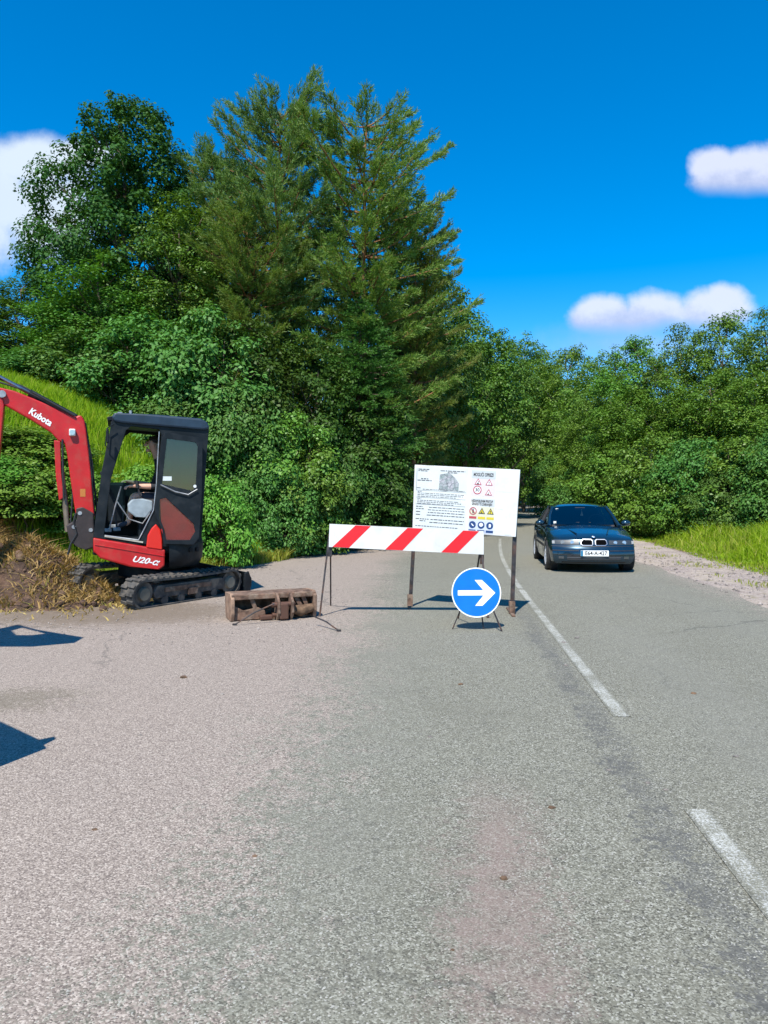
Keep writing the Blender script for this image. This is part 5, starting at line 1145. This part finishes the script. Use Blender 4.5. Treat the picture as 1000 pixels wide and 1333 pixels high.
def build_digger():
    C = Vector((-3.4, 11.0, 0))
    root = empty('excavator', C, 'small red and black tracked excavator with its cab door open and a driver inside', 'excavator')
    # ---- undercarriage: heading towards the camera's left, leaning down to its left side
    t = Vector((-.52, -.854, 0)); side = Vector((.854, -.52, 0)); tilt = Matrix.Rotation(R(6), 3, t) 
    # right (near) track hugs the gravel, the far one stands higher on the heap
    near_o = Vector((-2.90, 10.72, .0))
    up = (tilt @ Vector((0, 0, 1))); sd = side.copy(); sd = (Matrix.Rotation(R(0), 3, t) @ sd)
    if (tilt @ side).z > 0: tilt = Matrix.Rotation(R(-6), 3, t); up = tilt @ Vector((0, 0, 1))
    sd = tilt @ side
    U = lambda a, b, c: near_o + t * a + sd * b + up * c          # a forward, b towards the near side, c up; b=0 near track centre plane
    Lh = .86; r0 = .205; W = .25
    for off in (0.0, -1.12):
        def loop(r, sag=0):
            P = []
            for k in range(13): a = R(-90 + 180 * k / 12); P.append((Lh - .02 + math.cos(a) * r, .21 + math.sin(a) * r))
            for k in range(1, 8): P.append((Lh - 2 * Lh * k / 8, .21 + r - sag * math.sin(math.pi * k / 8)))
            for k in range(13): a = R(90 + 180 * k / 12); P.append((-Lh + .02 + math.cos(a) * r, .21 + math.sin(a) * r))
            for k in range(1, 8): P.append((-Lh + 2 * Lh * k / 8, .21 - r))
            return P
        fr = (U(0, off + W / 2, 0), t, up, sd)
        tr = MB().poly([loop(r0, .015), list(reversed(loop(r0 - .032, .015)))], fr, W).build('track', RUBBER, root, bevel=.004)
        # tread lugs
        P = loop(r0 + .001, .015); acc = 0; lug = MB(); L = []
        for k in range(len(P)):
            a = Vector((*P[k], 0)); b = Vector((*P[(k + 1) % len(P)], 0)); l = (b - a).length
            n = max(1, round(l / .055))
            for j in range(n): L.append((a.lerp(b, j / n), (b - a).normalized()))
        for k, (p, d) in enumerate(L[::2]):
            nn = Vector((d.y, -d.x, 0)); q = U(p.x + nn.x * .01, off, p.y + nn.y * .01); dd = (t * d.x + up * d.y).normalized(); nw = (t * nn.x + up * nn.y).normalized()
            for sg in (-1, 1):
                lug.box(q + sd * sg * W * .25 + dd * sg * .012, (.045, W * .47, .024), Matrix((dd, sd, nw)).transposed())
        lug.build('tread', RUBBER, tr, bevel=.004)
        # frame, idler, sprocket, rollers
        MB().poly([[(-.70, .12), (.62, .12), (.66, .20), (.60, .30), (-.66, .30), (-.74, .22)]], (U(0, off + .085, 0), t, up, sd), .17).build('track_frame', DFRAME, root, bevel=.012)
        MB().box(U(.02, off + .09, .235), (.9, .02, .07), Matrix((t, sd, up)).transposed()).box(U(-.05, off + .10, .17), (.18, .03, .10), Matrix((t, sd, up)).transposed()).build('frame_rib', RUST, root, bevel=.006)
        for a, nm, rr in ((Lh - .03, 'idler', .165), (-Lh + .03, 'sprocket', .16)):
            w = MB().tube([U(a, off - .07, .21), U(a, off + .07, .21)], rr, 24).build(nm, DFRAME, root, smooth=40)
            MB().tube([U(a, off + .06, .21), U(a, off + .115, .21)], [.10, .085], 20).build('hub', mat('hub_tan', (.22, .19, .14), .8, vary=.3, dirt=(.1, .08, .06), dirt_amt=.6), w, smooth=40)
        for a in (-.5, -.18, .15, .46): MB().tube([U(a, off - .08, .085), U(a, off + .095, .085)], .062, 14).build('roller', DFRAME, root, smooth=40)
    MB().box(U(0, -.56, .34), (.75, .95, .20), Matrix((t, sd, up)).transposed()).build('undercarriage', DBLK, root, bevel=.03)
    MB().tube([U(0, -.56, .42), U(0, -.56, .54)], .34, 28).build('slew_ring', DBLK, root, smooth=40)
    # blade behind the tracks
    prof = [(-1.16, .02), (-1.22, .02), (-1.28, .12), (-1.27, .24), (-1.19, .34), (-1.15, .34), (-1.19, .24), (-1.20, .12)]
    MB().poly([prof], (U(0, .14, 0), t, up, sd), 1.40).poly([[(a - .04, c) for a, c in [(-1.08, .0), (-1.20, .02), (-1.23, .2), (-1.14, .36), (-1.06, .33)]]], (U(0, .15, 0), t, up, sd), .03).build('dozer_blade', DBLK, root, bevel=.006)
    for b in (-.35, -.78): MB().bar(U(-.45, b, .30), U(-1.12, b, .16), .07, .09, up).build('blade_arm', DBLK, root, bevel=.01)
    # ---- upper structure, turned to face left, traced on the plane of its near side
    u = Vector((-.94, -.342, 0)).normalized(); v = Vector((.342, -.94, 0)).normalized(); z = Vector((0, 0, 1))
    O = C + v * .62
    def S(px, py, off=0.0):
        """pixel -> (forward, up) in the side plane `off` metres nearer than the skirt"""
        d = ray(px, py); o = O + v * off; e = Vector((0, 0, CH)); k = (o - e).dot(v) / d.dot(v); p = e + d * k
        return ((p - o).dot(u), p.z)
    fr0 = lambda off=0.0: (O + v * off, u, z, v)
    W3 = lambda a, b, c: O + u * a + v * b + z * c
    def pts(L, off=0.0): return [S(px, py, off) for px, py in L]
    # skirt: red sheet low on the side, wrapping round the front, dark counterweight behind
    sk = pts([(121, 700), (215, 716), (214, 737), (207, 742), (168, 738), (130, 727), (121, 717)])
    MB().poly([sk], fr0(), .16).build('side_skirt', DRED, root, bevel=.02)
    a0 = S(121, 703); a1 = S(121, 724); fx = a0[0]
    # front face and deck
    MB().box(W3(fx - .55, -.62, (a0[1] + a1[1]) / 2 + .01), (1.12, 1.0, .24), Matrix((u, v, z)).transposed()).build('deck', DBLK, root, bevel=.03)
    MB().box(W3(fx - .09, -.62, (a0[1] + a1[1]) / 2), (.18, 1.05, .15), Matrix((u, v, z)).transposed()).build('front_skirt', DRED, root, bevel=.02)
    st0 = S(123, 709); st1 = S(213, 724)
    MB().bar(W3(st0[0], .004, st0[1]), W3(st1[0], .004, st1[1]), .012, .012).build('skirt_ridge', DRED, root, bevel=.003)
    # counterweight: rounded tail
    cw = []
    rc = .66; cen = S(215, 735)[0] + .14
    zl = S(240, 738)[1]; zh = S(262, 707)[1]; zh2 = S(216, 716)[1]
    prof = [(zl - .02, .82), (zl + .02, .90), (zl + .10, .97), (zh - .02, 1.0), (zh + .04, .97)]
    vs = []; fs = []; seg = 26
    for (zz, k) in prof:
        for i in range(seg + 1):
            a = R(-90 + 180 * i / seg)       # from near side round the back to the far side
            vs.append(W3(cen - .14 - math.cos(a) * .54 * k - .05, -.62 - math.sin(a) * rc * k * 1.0, zz))
    for j in range(len(prof) - 1):
        for i in range(seg): fs.append((j * (seg + 1) + i, j * (seg + 1) + i + 1, (j + 1) * (seg + 1) + i + 1, (j + 1) * (seg + 1) + i))
    fs.append(tuple(range((len(prof) - 1) * (seg + 1), len(prof) * (seg + 1)))); fs.append(tuple(reversed(range(seg + 1))))
    cwo = MB().add(vs, fs).build('counterweight', DBLK, root, smooth=45)
    for i in (5, 7): # handholds in the tail: solid blocks, recess shade painted black
        a = R(-90 + 180 * i / seg); p = W3(cen - .19 - math.cos(a) * .545, -.62 - math.sin(a) * rc * 1.005, zh - .10); nn = (-u * math.cos(a) - v * math.sin(a)).normalized()
        MB().box(p, (.06, .02, .07), Matrix((nn.cross(z).normalized(), nn, z)).transposed()).build('recess_patch', mat('recess_shade', (.006, .006, .007), .9), cwo, bevel=.01)
    # engine bonnet behind the seat
    hz = S(255, 650)[1]
    MB().box(W3(cen - .30, -.62, (zh + hz) / 2), (.42, 1.05, hz - zh), Matrix((u, v, z)).transposed()).build('engine_cover', DRED, root, bevel=.08)
    # red fender in front of the door
    fen = pts([(190, 713), (192, 697), (197, 688), (203, 682), (209, 690), (211, 702), (211, 716)], .0)
    MB().poly([fen], fr0(.01), .5).build('fender', mat('fender_red', (.60, .015, .006), .4, coat=.15), root, bevel=.015)
    # cab frame: near and far side frames
    outer = [(121, 700), (133, 612), (147, 545), (152, 541), (265, 549), (273, 557), (270, 590), (262, 705), (246, 712), (214, 712)]
    hole = [(135, 697), (145, 622), (165, 560), (172, 555), (208, 559), (211, 566), (203, 640), (200, 665), (186, 690), (178, 702)]
    hole2 = [(216, 566), (256, 570), (260, 576), (256, 640), (209, 634), (214, 572)]
    hole3 = [(208, 645), (254, 690), (250, 704), (214, 708), (206, 690)]
    def area(L): return sum(L[i][0] * L[(i + 1) % len(L)][1] - L[(i + 1) % len(L)][0] * L[i][1] for i in range(len(L)))
    oo = pts(outer); hs_ = [pts(h) for h in (hole, hole2)]
    hs_ = [h if area(h) * area(oo) < 0 else h[::-1] for h in hs_]
    CWD = 1.02
    MB().poly([oo] + hs_, fr0(-.02), .055).build('cab_frame', DBLK, root, bevel=.008)
    far_h = [pts([(135, 626), (145, 600), (165, 560), (172, 555), (208, 559), (211, 566), (206, 626)]), pts([(216, 566), (256, 570), (260, 576), (256, 640), (214, 634)])]
    far_h = [h if area(h) * area(oo) < 0 else h[::-1] for h in far_h]
    MB().poly([oo] + far_h, fr0(-.02 - CWD), .055).build('cab_frame', DBLK, root, bevel=.008)
    # front and rear cross members, roof
    def cross(px, py, w, h, name='cross_member'):
        a, c = S(px, py); MB().bar(W3(a, -.05, c), W3(a, -.05 - CWD, c), w, h).build(name, DBLK, root, bevel=.008)
    cross(148, 552, .06, .07); cross(133, 616, .045, .05); cross(125, 697, .07, .07); cross(266, 555, .07, .07); cross(262, 640, .06, .06)
    roof = pts([(146, 543), (150, 537.5), (205, 540), (262, 545), (271, 550), (273.5, 558), (266, 560), (160, 551), (150, 549)])
    MB().poly([roof], fr0(.02), CWD + .14).build('cab_roof', DROOF, root, bevel=.028)
    vis = pts([(140, 542), (150, 540), (152, 546), (141, 547)]); MB().poly([vis], fr0(-.1), CWD - .1).build('work_light_bar', DBLK, root, bevel=.01)
    a, c = S(171, 538); MB().tube([W3(a, -.05, c - .03), W3(a, -.05, c + .04)], .02, 10).box(W3(S(157, 539)[0], -.12, S(157, 537)[1]), (.06, .05, .03), Matrix((u, v, z)).transposed()).build('roof_fitting', GREY, root)
    # glass: windscreen, far window, rear window
    A = S(128, 690); B = S(134, 615); D = S(148, 552)
    for (p, q) in ((B, D),): MB().add([W3(p[0], -.1, p[1]), W3(p[0], -CWD, p[1]), W3(q[0], -CWD, q[1]), W3(q[0], -.1, q[1])], [(0, 1, 2, 3)]).build('windscreen', DGLASS, root)
    p, q = S(262, 640), S(268, 562); MB().add([W3(p[0], -.1, p[1]), W3(p[0], -CWD, p[1]), W3(q[0], -CWD, q[1]), W3(q[0], -.1, q[1])], [(0, 1, 2, 3)]).build('rear_window', DGLASS, root)
    MB().poly([pts([(216, 566), (256, 570), (260, 576), (256, 640), (209, 634), (214, 572)])], fr0(-.045), .004).build('side_window', DGLASS, root)
    rp = pts([(208, 648), (216, 648), (254, 684), (256, 694), (248, 706), (214, 706), (210, 690)]); MB().poly([rp], fr0(.045), .02).build('side_cover', mat('cover_red', (.78, .04, .04), .5, vary=.15), root, bevel=.005)
    # opened door folded back against the cab side
    do = pts([(211, 571), (216, 563), (259, 570), (264, 577), (263, 640), (259, 700), (252, 709), (213, 708), (211, 690), (203, 672), (201, 660), (205, 632)], .06)
    d1 = pts([(218, 571), (255, 576), (258, 581), (255, 634), (250, 639), (211, 630)], .06); d2 = pts([(208, 650), (216, 648), (252, 682), (254, 692), (247, 703), (216, 703), (214, 690), (207, 672)], .06)
    d1, d2 = [h if area(h) * area(do) < 0 else h[::-1] for h in (d1, d2)]
    door = MB().poly([do, d1, d2], fr0(.075), .035).build('door', DBLK, root, bevel=.006)
    MB().poly([d1], fr0(.06), .004).build('door_glass', DGLASS, door)
    MB().poly([d2], fr0(.06), .004).build('door_glass', glass_mat('door_glass_dusty', (.97, .90, .89), .0, .15, .08), door)
    a, c = S(233, 622, .08); e = S(214, 612, .08); f2 = S(247, 632, .08); g2 = S(258, 630, .08)
    MB().tube([W3(S(209, 631, .08)[0], .1, S(209, 631, .08)[1]), W3(S(228, 640, .08)[0], .1, S(228, 640, .08)[1]), W3(S(245, 644, .08)[0], .1, S(245, 644, .08)[1]), W3(S(257, 637, .08)[0], .1, S(257, 637, .08)[1])], .009, 6).build('handle', GREY, door, smooth=40)
    MB().disc((W3(0, .08, 0), u, z, v), *S(254, 633, .08), .022, .01, 14).build('lock', mat('lock_white', (.7, .72, .72), .4), door)
    k = S(218, 623, .065); MB().poly([[(k[0] - .06, k[1] - .03), (k[0] + .06, k[1] - .03), (k[0] + .06, k[1] + .03), (k[0] - .06, k[1] + .03)]], fr0(.067)).build('sticker', mat('sticker_white', (.62, .66, .66), .5), door)
    # bright edge along the door opening
    MB().tube([W3(*((S(px, py, -.02)[0], -.012, S(px, py, -.02)[1]))) for px, py in ((208, 562), (204, 630), (200, 664), (187, 690), (180, 703), (136, 697))], .009, 6).build('door_seal', GREY, root, smooth=40)
    MB().bar(W3(S(136, 698)[0], -.02, S(136, 698)[1]), W3(S(186, 706)[0], -.02, S(186, 706)[1]), .035, .02).build('sill_plate', mat('sill_tan', (.42, .38, .31), .7, vary=.3), root)
    # interior
    def bx(px, py, off, d, m, name, bev=.03, rotz=0):
        a, c = S(px, py); MB().box(W3(a, off, c), d, Matrix((u, v, z)).transposed()).build(name, m, root, bevel=bev)
    SEATB = mat('seat_black', (.02, .02, .023), .7, vary=.3)
    bx(210, 655, -.55, (.50, .50, .12), SEATB, 'seat'); bx(232, 612, -.55, (.12, .48, .62), SEATB, 'backrest', .05)
    bx(205, 690, -.55, (.5, .6, .28), DBLK, 'seat_base')
    # pale side console
    MB().poly([pts([(166, 656), (172, 650), (186, 649), (199, 652), (199, 664), (190, 674), (176, 673), (167, 666)], -.15)], fr0(-.13), .16).build('console', GSEAT, root, bevel=.02)
    bx(152, 655, -.80, (.25, .30, .6), DBLK, 'front_console', .04)
    for (p0, p1, o) in (((152, 688), (150, 660), -.3), ((160, 688), (162, 664), -.55)): 
        q0, q1 = S(*p0), S(*p1); MB().tube([W3(q0[0], o, q0[1]), W3(q1[0], o, q1[1])], .014, 8).tube([W3(q1[0], o, q1[1] - .02), W3(q1[0], o, q1[1] + .06)], .024, 8).build('lever', SEATB, root, smooth=40)
    MB().tube([W3(S(px, py)[0], -.12, S(px, py)[1]) for px, py in ((142, 690), (150, 660), (158, 633), (152, 652), (168, 676), (186, 682), (196, 668))], .011, 6).build('control_rail', GREY, root, smooth=60)
    for (px, py, o) in ((140, 691, -.2), (152, 690, -.3), (147, 687, -.6)): bx(px, py, o, (.10, .09, .05), mat('pedal_grey', (.25, .28, .30), .6, vary=.4), 'pedal', .01)
    for k_, o in enumerate((-.22, -.88)):
        q0 = S(184, 648); q1 = S(180, 632); MB().tube([W3(q0[0], o, q0[1]), W3(q1[0], o, q1[1])], .013, 8).tube([W3(q1[0], o, q1[1] - .03), W3(q1[0] + .01, o, q1[1] + .07)], .026, 10).build('joystick', SEATB, root, smooth=40)
    # mirror on the front post
    MB().tube([W3(S(px, py, .05)[0], .05, S(px, py, .05)[1]) for px, py in ((149, 552), (140, 558), (138, 580), (144, 586))], .008, 6).build('mirror_bracket', DBLK, root, smooth=40)
    a, c = S(141, 568, .12); MB().box(W3(a, .16, c), (.03, .11, .19), Matrix((u, v, z)).transposed()).build('mirror', DBLK, root, bevel=.01)
    # ---- lettering
    t0 = S(171, 727.5, .002); t1 = S(206, 733, .002); dx = Vector((t1[0] - t0[0], t1[1] - t0[1])); w_ = dx.length; xx = (u * (dx.x / w_) + z * (dx.y / w_)); 
    mid = W3((t0[0] + t1[0]) / 2, .003, (t0[1] + t1[1]) / 2); yy = v.cross(xx).normalized(); yy = yy if yy.z > 0 else -yy
    mb = MB(); add_text(mb, 'U20-\u03b1', (mid, xx, yy, v), 0, 0, .115, shear=.35, fitw=w_, bold=.003); mb.build('lettering', mat('letter_white', (.8, .8, .8), .5), root)
    # ---- boom and arm, a plane through the middle of the cab front
    BO = -.38
    fb = (O + v * BO, u, z, v); PB_ = lambda L, o=BO: [S(px, py, o) for px, py in L]
    boom = MB().poly([PB_([(99, 673), (94, 640), (88, 592), (85, 578), (76, 573), (67, 563), (40, 546), (8, 528), (-4, 524), (-8, 512), (-2, 504), (20, 509), (60, 525), (99, 543), (103, 541), (107, 541), (111, 548), (113, 560), (118, 610), (123, 673)])], fb, .17).build('boom', DRED, root, bevel=.018)
    MB().poly([PB_([(110, 549), (113, 551), (121, 620), (124, 672), (120, 672), (115, 610)], BO - .01)], (O + v * (BO - .02), u, z, v), .13).build('boom_edge', DBLK, boom, bevel=.005)
    def tube2(L, r, name, m, off, par=root, seg=12):
        return MB().tube([W3(S(px, py, off)[0], off, S(px, py, off)[1]) for px, py in L], r, seg).build(name, m, par, smooth=40)
    tube2([(40, 512), (99, 544)], .055, 'arm_cylinder', DBLK, BO - .085); tube2([(-8, 486), (40, 512)], .027, 'cylinder_rod', mat('rod_steel', (.30, .31, .33), .25, metal=.9), BO - .085)
    tube2([(44, 511), (98, 541)], .018, 'hose', HOSE, BO + .02); tube2([(-6, 492), (30, 503), (60, 519), (100, 541), (112, 553), (120, 600), (126, 660), (122, 690)], .013, 'hose', HOSE, BO - .12)
    tube2([(-6, 496), (30, 507), (60, 522)], .012, 'hose', HOSE, BO - .04)
    MB().poly([PB_([(71, 573), (79, 574), (80, 615), (83, 648), (77, 652), (73, 620)], BO)], (O + v * (BO + .0), u, z, v), .12).build('cylinder_guard', DRED, root, bevel=.012)
    tube2([(79, 600), (85, 655), (88, 692)], .038, 'boom_cylinder', mat('cylinder_dusty', (.16, .13, .10), .6, metal=.4, vary=.4), BO - .06); tube2([(82, 572), (83, 650)], .013, 'hose', HOSE, BO + .01); tube2([(89, 580), (95, 640), (92, 680)], .012, 'hose', HOSE, BO - .02)
    MB().poly([PB_([(86, 684), (99, 676), (99, 662), (108, 660), (122, 668), (123, 712), (112, 716), (100, 712), (90, 704)])], (O + v * (BO + .02), u, z, v), .22).build('swing_bracket', mat('bracket_dark', (.03, .022, .022), .6, vary=.4), root, bevel=.015)
    for (px, py) in ((96, 686), (104, 668), (118, 690)): MB().disc((O + v * (BO + .03), u, z, v), *S(px, py, BO + .03), .028, .03, 14).build('pin', GREY, root)
    MB().tube([W3(S(px, py, BO)[0], BO + .02, S(px, py, BO)[1]) for px, py in ((99, 668), (96, 680), (100, 695), (92, 708), (88, 722))], .016, 6).build('hose', HOSE, root, smooth=40)
    # arm hanging beyond the frame, bucket at its end
    arm = MB().poly([PB_([(-20, 492), (-8, 488), (4, 512), (7, 528), (3, 570), (-6, 640), (-18, 740), (-32, 738), (-27, 640), (-22, 560)])], (O + v * (BO + .03), u, z, v), .15).build('arm', DRED, root, bevel=.015)
    MB().disc((O + v * (BO + .05), u, z, v), *S(4, 513, BO + .05), .05, .24, 16).build('pin', GREY, root)
    bk = PB_([(-14, 735), (-2, 760), (-8, 790), (-50, 800), (-78, 770), (-66, 764), (-44, 780), (-22, 772), (-30, 740)])
    MB().poly([bk], (O + v * (BO + .13), u, z, v), .36).build('bucket', RUST, root, bevel=.01)
    # work light and brand lettering on the boom
    wl = MB().box(W3(S(95, 563, BO + .05)[0], BO + .03, S(95, 563, BO + .05)[1]), (.085, .07, .10), Matrix((u, v, z)).transposed()).build('work_light', mat('lamp_shell', (.62, .62, .60), .35), root, bevel=.015)
    MB().disc((O + v * (BO + .068), u, z, v), *S(95, 563, BO + .068), .036, .004, 16).build('lens', LAMP, wl)
    t0 = S(40, 535, BO + .003); t1 = S(68, 552, BO + .003); dx = Vector((t1[0] - t0[0], t1[1] - t0[1])); w_ = dx.length; xx = (u * (dx.x / w_) + z * (dx.y / w_)); yy = v.cross(xx).normalized(); yy = yy if yy.z > 0 else -yy
    mid = W3((t0[0] + t1[0]) / 2, BO + .004, (t0[1] + t1[1]) / 2)
    mb = MB(); add_text(mb, 'Kubota', (mid, xx, yy, v), 0, 0, .125, fitw=w_, bold=.004); mb.build('lettering', MATS['letter_white'], boom)
    k = S(108, 642, BO + .003); MB().poly([[(k[0] - .035, k[1] - .05), (k[0] + .035, k[1] - .05), (k[0] + .035, k[1] + .06), (k[0] - .035, k[1] + .06)]], (O + v * (BO + .003), u, z, v)).build('sticker', mat('sticker_amber', (.45, .16, .03), .5), boom)
    return S, W3, u, v, z
S_, W3_, u_, v_, z_ = build_digger()

# ------------------------------------------------------------------ driver
def build_driver():
    q = lambda px, py, off: W3_(S_(px, py, off)[0], off, S_(px, py, off)[1])
    o0 = -.55
    head = q(199.5, 579, o0); root = empty('person', (head.x, head.y, .9), 'driver in a dark t-shirt seated in the digger cab with hands on the controls', 'person')
    hip = q(217, 650, o0); chest = q(211, 614, o0); neck = q(206.5, 598, o0)
    verts = []; edges = []; rad = []
    def add(p, r, par=None):
        verts.append(Vector(p)); rad.append(r if hasattr(r, '__len__') else (r, r))
        if par is not None: edges.append((par, len(verts) - 1))
        return len(verts) - 1
    P = add(hip, (.15, .13)); B = add((hip + chest) / 2, (.145, .12), P); Ct = add(chest, (.16, .12), B); N0 = add(neck, (.062, .062), Ct)
    N1 = add(neck.lerp(head, .5), (.056, .056), N0); Hd = add(head + u_ * .005, (.095, .082), N1); Ht = add(head + z_ * .075 - u_ * .008, (.085, .076), Hd)
    hands = []
    for sg, (ex, ey), (hx, hy) in ((1, (206, 634), (176, 633)), (-1, (200, 632), (172, 627))):
        sh = chest + v_ * sg * .19 + z_ * .07 + u_ * .0; A = add(sh, .066, Ct)
        el = q(ex, ey, o0) + v_ * sg * .23; E = add(el, .048, A)
        wr = q(hx, hy, o0) + v_ * sg * .25; Fm = add(el.lerp(wr, .55), .042, E); Wr = add(wr, (.030, .024), Fm)
        f = (wr - el).normalized(); palm = wr + f * .055; Pm = add(palm, (.040, .026), Wr)
        lat = f.cross(z_).normalized()
        for k in range(4):
            b = palm + f * .035 + lat * (.030 - .020 * k); l = (.040, .046, .043, .033)[k]
            a1 = add(b, .0105, Pm); a2 = add(b + f * l - z_ * .012 * (1 + .3 * k), .0095, a1); add(b + f * (l * 1.35) - z_ * (.045 + .004 * k), .0085, a2)
        th = add(palm - f * .01 + lat * .042 * (1 if sg < 0 else 1) - z_ * .005, .012, Pm); add(palm + f * .03 + lat * .058 - z_ * .025, .0105, th)
        kn = hip + u_ * .46 + v_ * sg * .13 + z_ * .06; th_ = add(hip + v_ * sg * .10, (.095, .09), P); K = add(kn, .066, th_); an = kn + u_ * .08 - z_ * .40; Kc = add(kn.lerp(an, .4), .056, K); An = add(an, .04, Kc); add(an + u_ * .16 - z_ * .05, (.042, .034), An)
    me = bpy.data.meshes.new('body'); me.from_pydata([p - Vector(root.location) for p in verts], edges, [])
    ob = bpy.data.objects.new('body', me); col.objects.link(ob)
    sk = ob.modifiers.new('skin', 'SKIN'); ob.modifiers.new('sub', 'SUBSURF').render_levels = 2; ob.modifiers['sub'].levels = 2
    for i, r in enumerate(rad): me.skin_vertices[0].data[i].radius = r
    me.skin_vertices[0].data[0].use_root = True
    dg = bpy.context.evaluated_depsgraph_get(); m2 = bpy.data.meshes.new_from_object(ob.evaluated_get(dg)); ob.modifiers.clear(); ob.data = m2; m2.name = 'body'
    # face on the head: nose, brow, lips, chin, eyes, ear - joined to the same mesh
    bm = bmesh.new(); bm.from_mesh(m2); h0 = head - Vector(root.location)
    def blob(c, r):
        res = bmesh.ops.create_icosphere(bm, subdivisions=2, radius=1)
        for w in res['verts']: w.co = c + u_ * w.co.x * r[0] + v_ * w.co.y * r[1] + z_ * w.co.z * r[2]
    blob(h0 + u_ * .098 - z_ * .005, (.028, .016, .026)); blob(h0 + u_ * .082 + z_ * .035, (.02, .055, .012)); blob(h0 + u_ * .085 - z_ * .048, (.018, .028, .010)); blob(h0 + u_ * .068 - z_ * .085, (.032, .034, .026))
    for sg in (-1, 1): blob(h0 + v_ * sg * .088 - u_ * .005, (.022, .010, .034)); blob(h0 + u_ * .086 + v_ * sg * .034 + z_ * .018, (.010, .014, .009))
    bm.to_mesh(m2); bm.free()
    m2.polygons.foreach_set('use_smooth', [True] * len(m2.polygons))
    for m in (mat('skin', (.60, .34, .24), .55, vary=.1), mat('shirt_dark', (.02, .022, .028), .85, vary=.3), mat('trousers_dark', (.03, .035, .05), .85, vary=.3), mat('eye_dark', (.02, .015, .012), .3)): m2.materials.append(m)
    for p in m2.polygons:
        c = p.center + Vector(root.location); i = 0
        if c.z < hip.z + .10 and (c - hip).length < .95 and c.z < q(205, 640, o0).z + .02 and (c - q(176, 632, o0)).xy.length > .20: i = 2
        d = (c - chest)
        if i == 0 and c.z < neck.z - .01 and d.length < .40 and d.dot(u_) < .16: i = 1
        if (c - head - u_ * .09 - z_ * .018).length < .05 and abs((c - head).dot(z_) - .018) < .008 and abs(abs((c - head).dot(v_)) - .034) < .012: i = 3
        p.material_index = i
    ob.parent = root
    # short dark hair as a cap over the skull
    hb = MB(); bm = bmesh.new(); bmesh.ops.create_icosphere(bm, subdivisions=3, radius=1); vs = []
    for w in bm.verts:
        c = w.co * (1 + .04 * mnoise.noise(w.co * 6)); vs.append(head + z_ * (.045 + c.z * .088) + u_ * (-.022 + c.x * .105) + v_ * c.y * .090)
    fs = [tuple(w.index for w in f.verts) for f in bm.faces if f.calc_center_median().z > -.25 + .9 * max(0, f.calc_center_median().x)]; bm.free()
    hb.add(vs, fs); hb.build('hair', mat('hair_dark', (.02, .014, .01), .7, vary=.4, vscale=40), root, smooth=60)
build_driver()

# ------------------------------------------------------------------ two unseen sign plates added left of the view, shaped to cast its shadows
def shadow_sign(poly, origin, name, label, holes=(), post=None):
    """a plate whose shadow falls where the photo shows it: shadow outline carried back along the sun ray to an upright plane"""
    o = Vector(origin); n = Vector((.25, -1, 0)).normalized(); x = Vector((1, .25, 0)).normalized(); z = Vector((0, 0, 1))
    def back(px, py):
        g = gpt(px, py); k = (o - g).dot(n) / sdir.dot(n); p = g + sdir * k; return ((p - o).dot(x), p.z)
    root = empty(name, (o.x, o.y, 0), label, 'road sign', 'unseen shadow casting sign plates left of the view')
    L = [back(*p) for p in poly]; H = [[back(*p) for p in h] for h in holes]
    MB().poly([L] + H, (o, x, z, n), .012).build('plate', MATS['sign_back'], root)
    cx = sum(p[0] for p in L) / len(L); zt = min(p[1] for p in L)
    for dx in (-.18, .18): MB().bar(o + x * (cx + dx) + z * (zt + .1) - n * .03, o + x * (cx + dx * 1.6) - n * (.35 * (1 if dx > 0 else -1)), .025).build('leg', STEEL, root)
    return root
shadow_sign([(-40, 818), (0, 819), (22, 814), (48, 821), (108, 831), (96, 838), (40, 843), (-40, 843)], (-4.7, 6.0, 0), 'shadow_plate', 'unseen sign plate on legs, shaped to cast the pierced shadow beside the heap', holes=([(14, 822), (28, 818), (58, 826), (40, 828), (20, 828)],))
shadow_sign([(-60, 930), (0, 943), (48, 966), (69, 962), (70, 965), (54, 973), (58, 977), (0, 1000), (-60, 1010)], (-3.1, 3.55, 0), 'shadow_plate', 'unseen sign plate on legs, shaped to cast the wedge shadow nearest the camera')
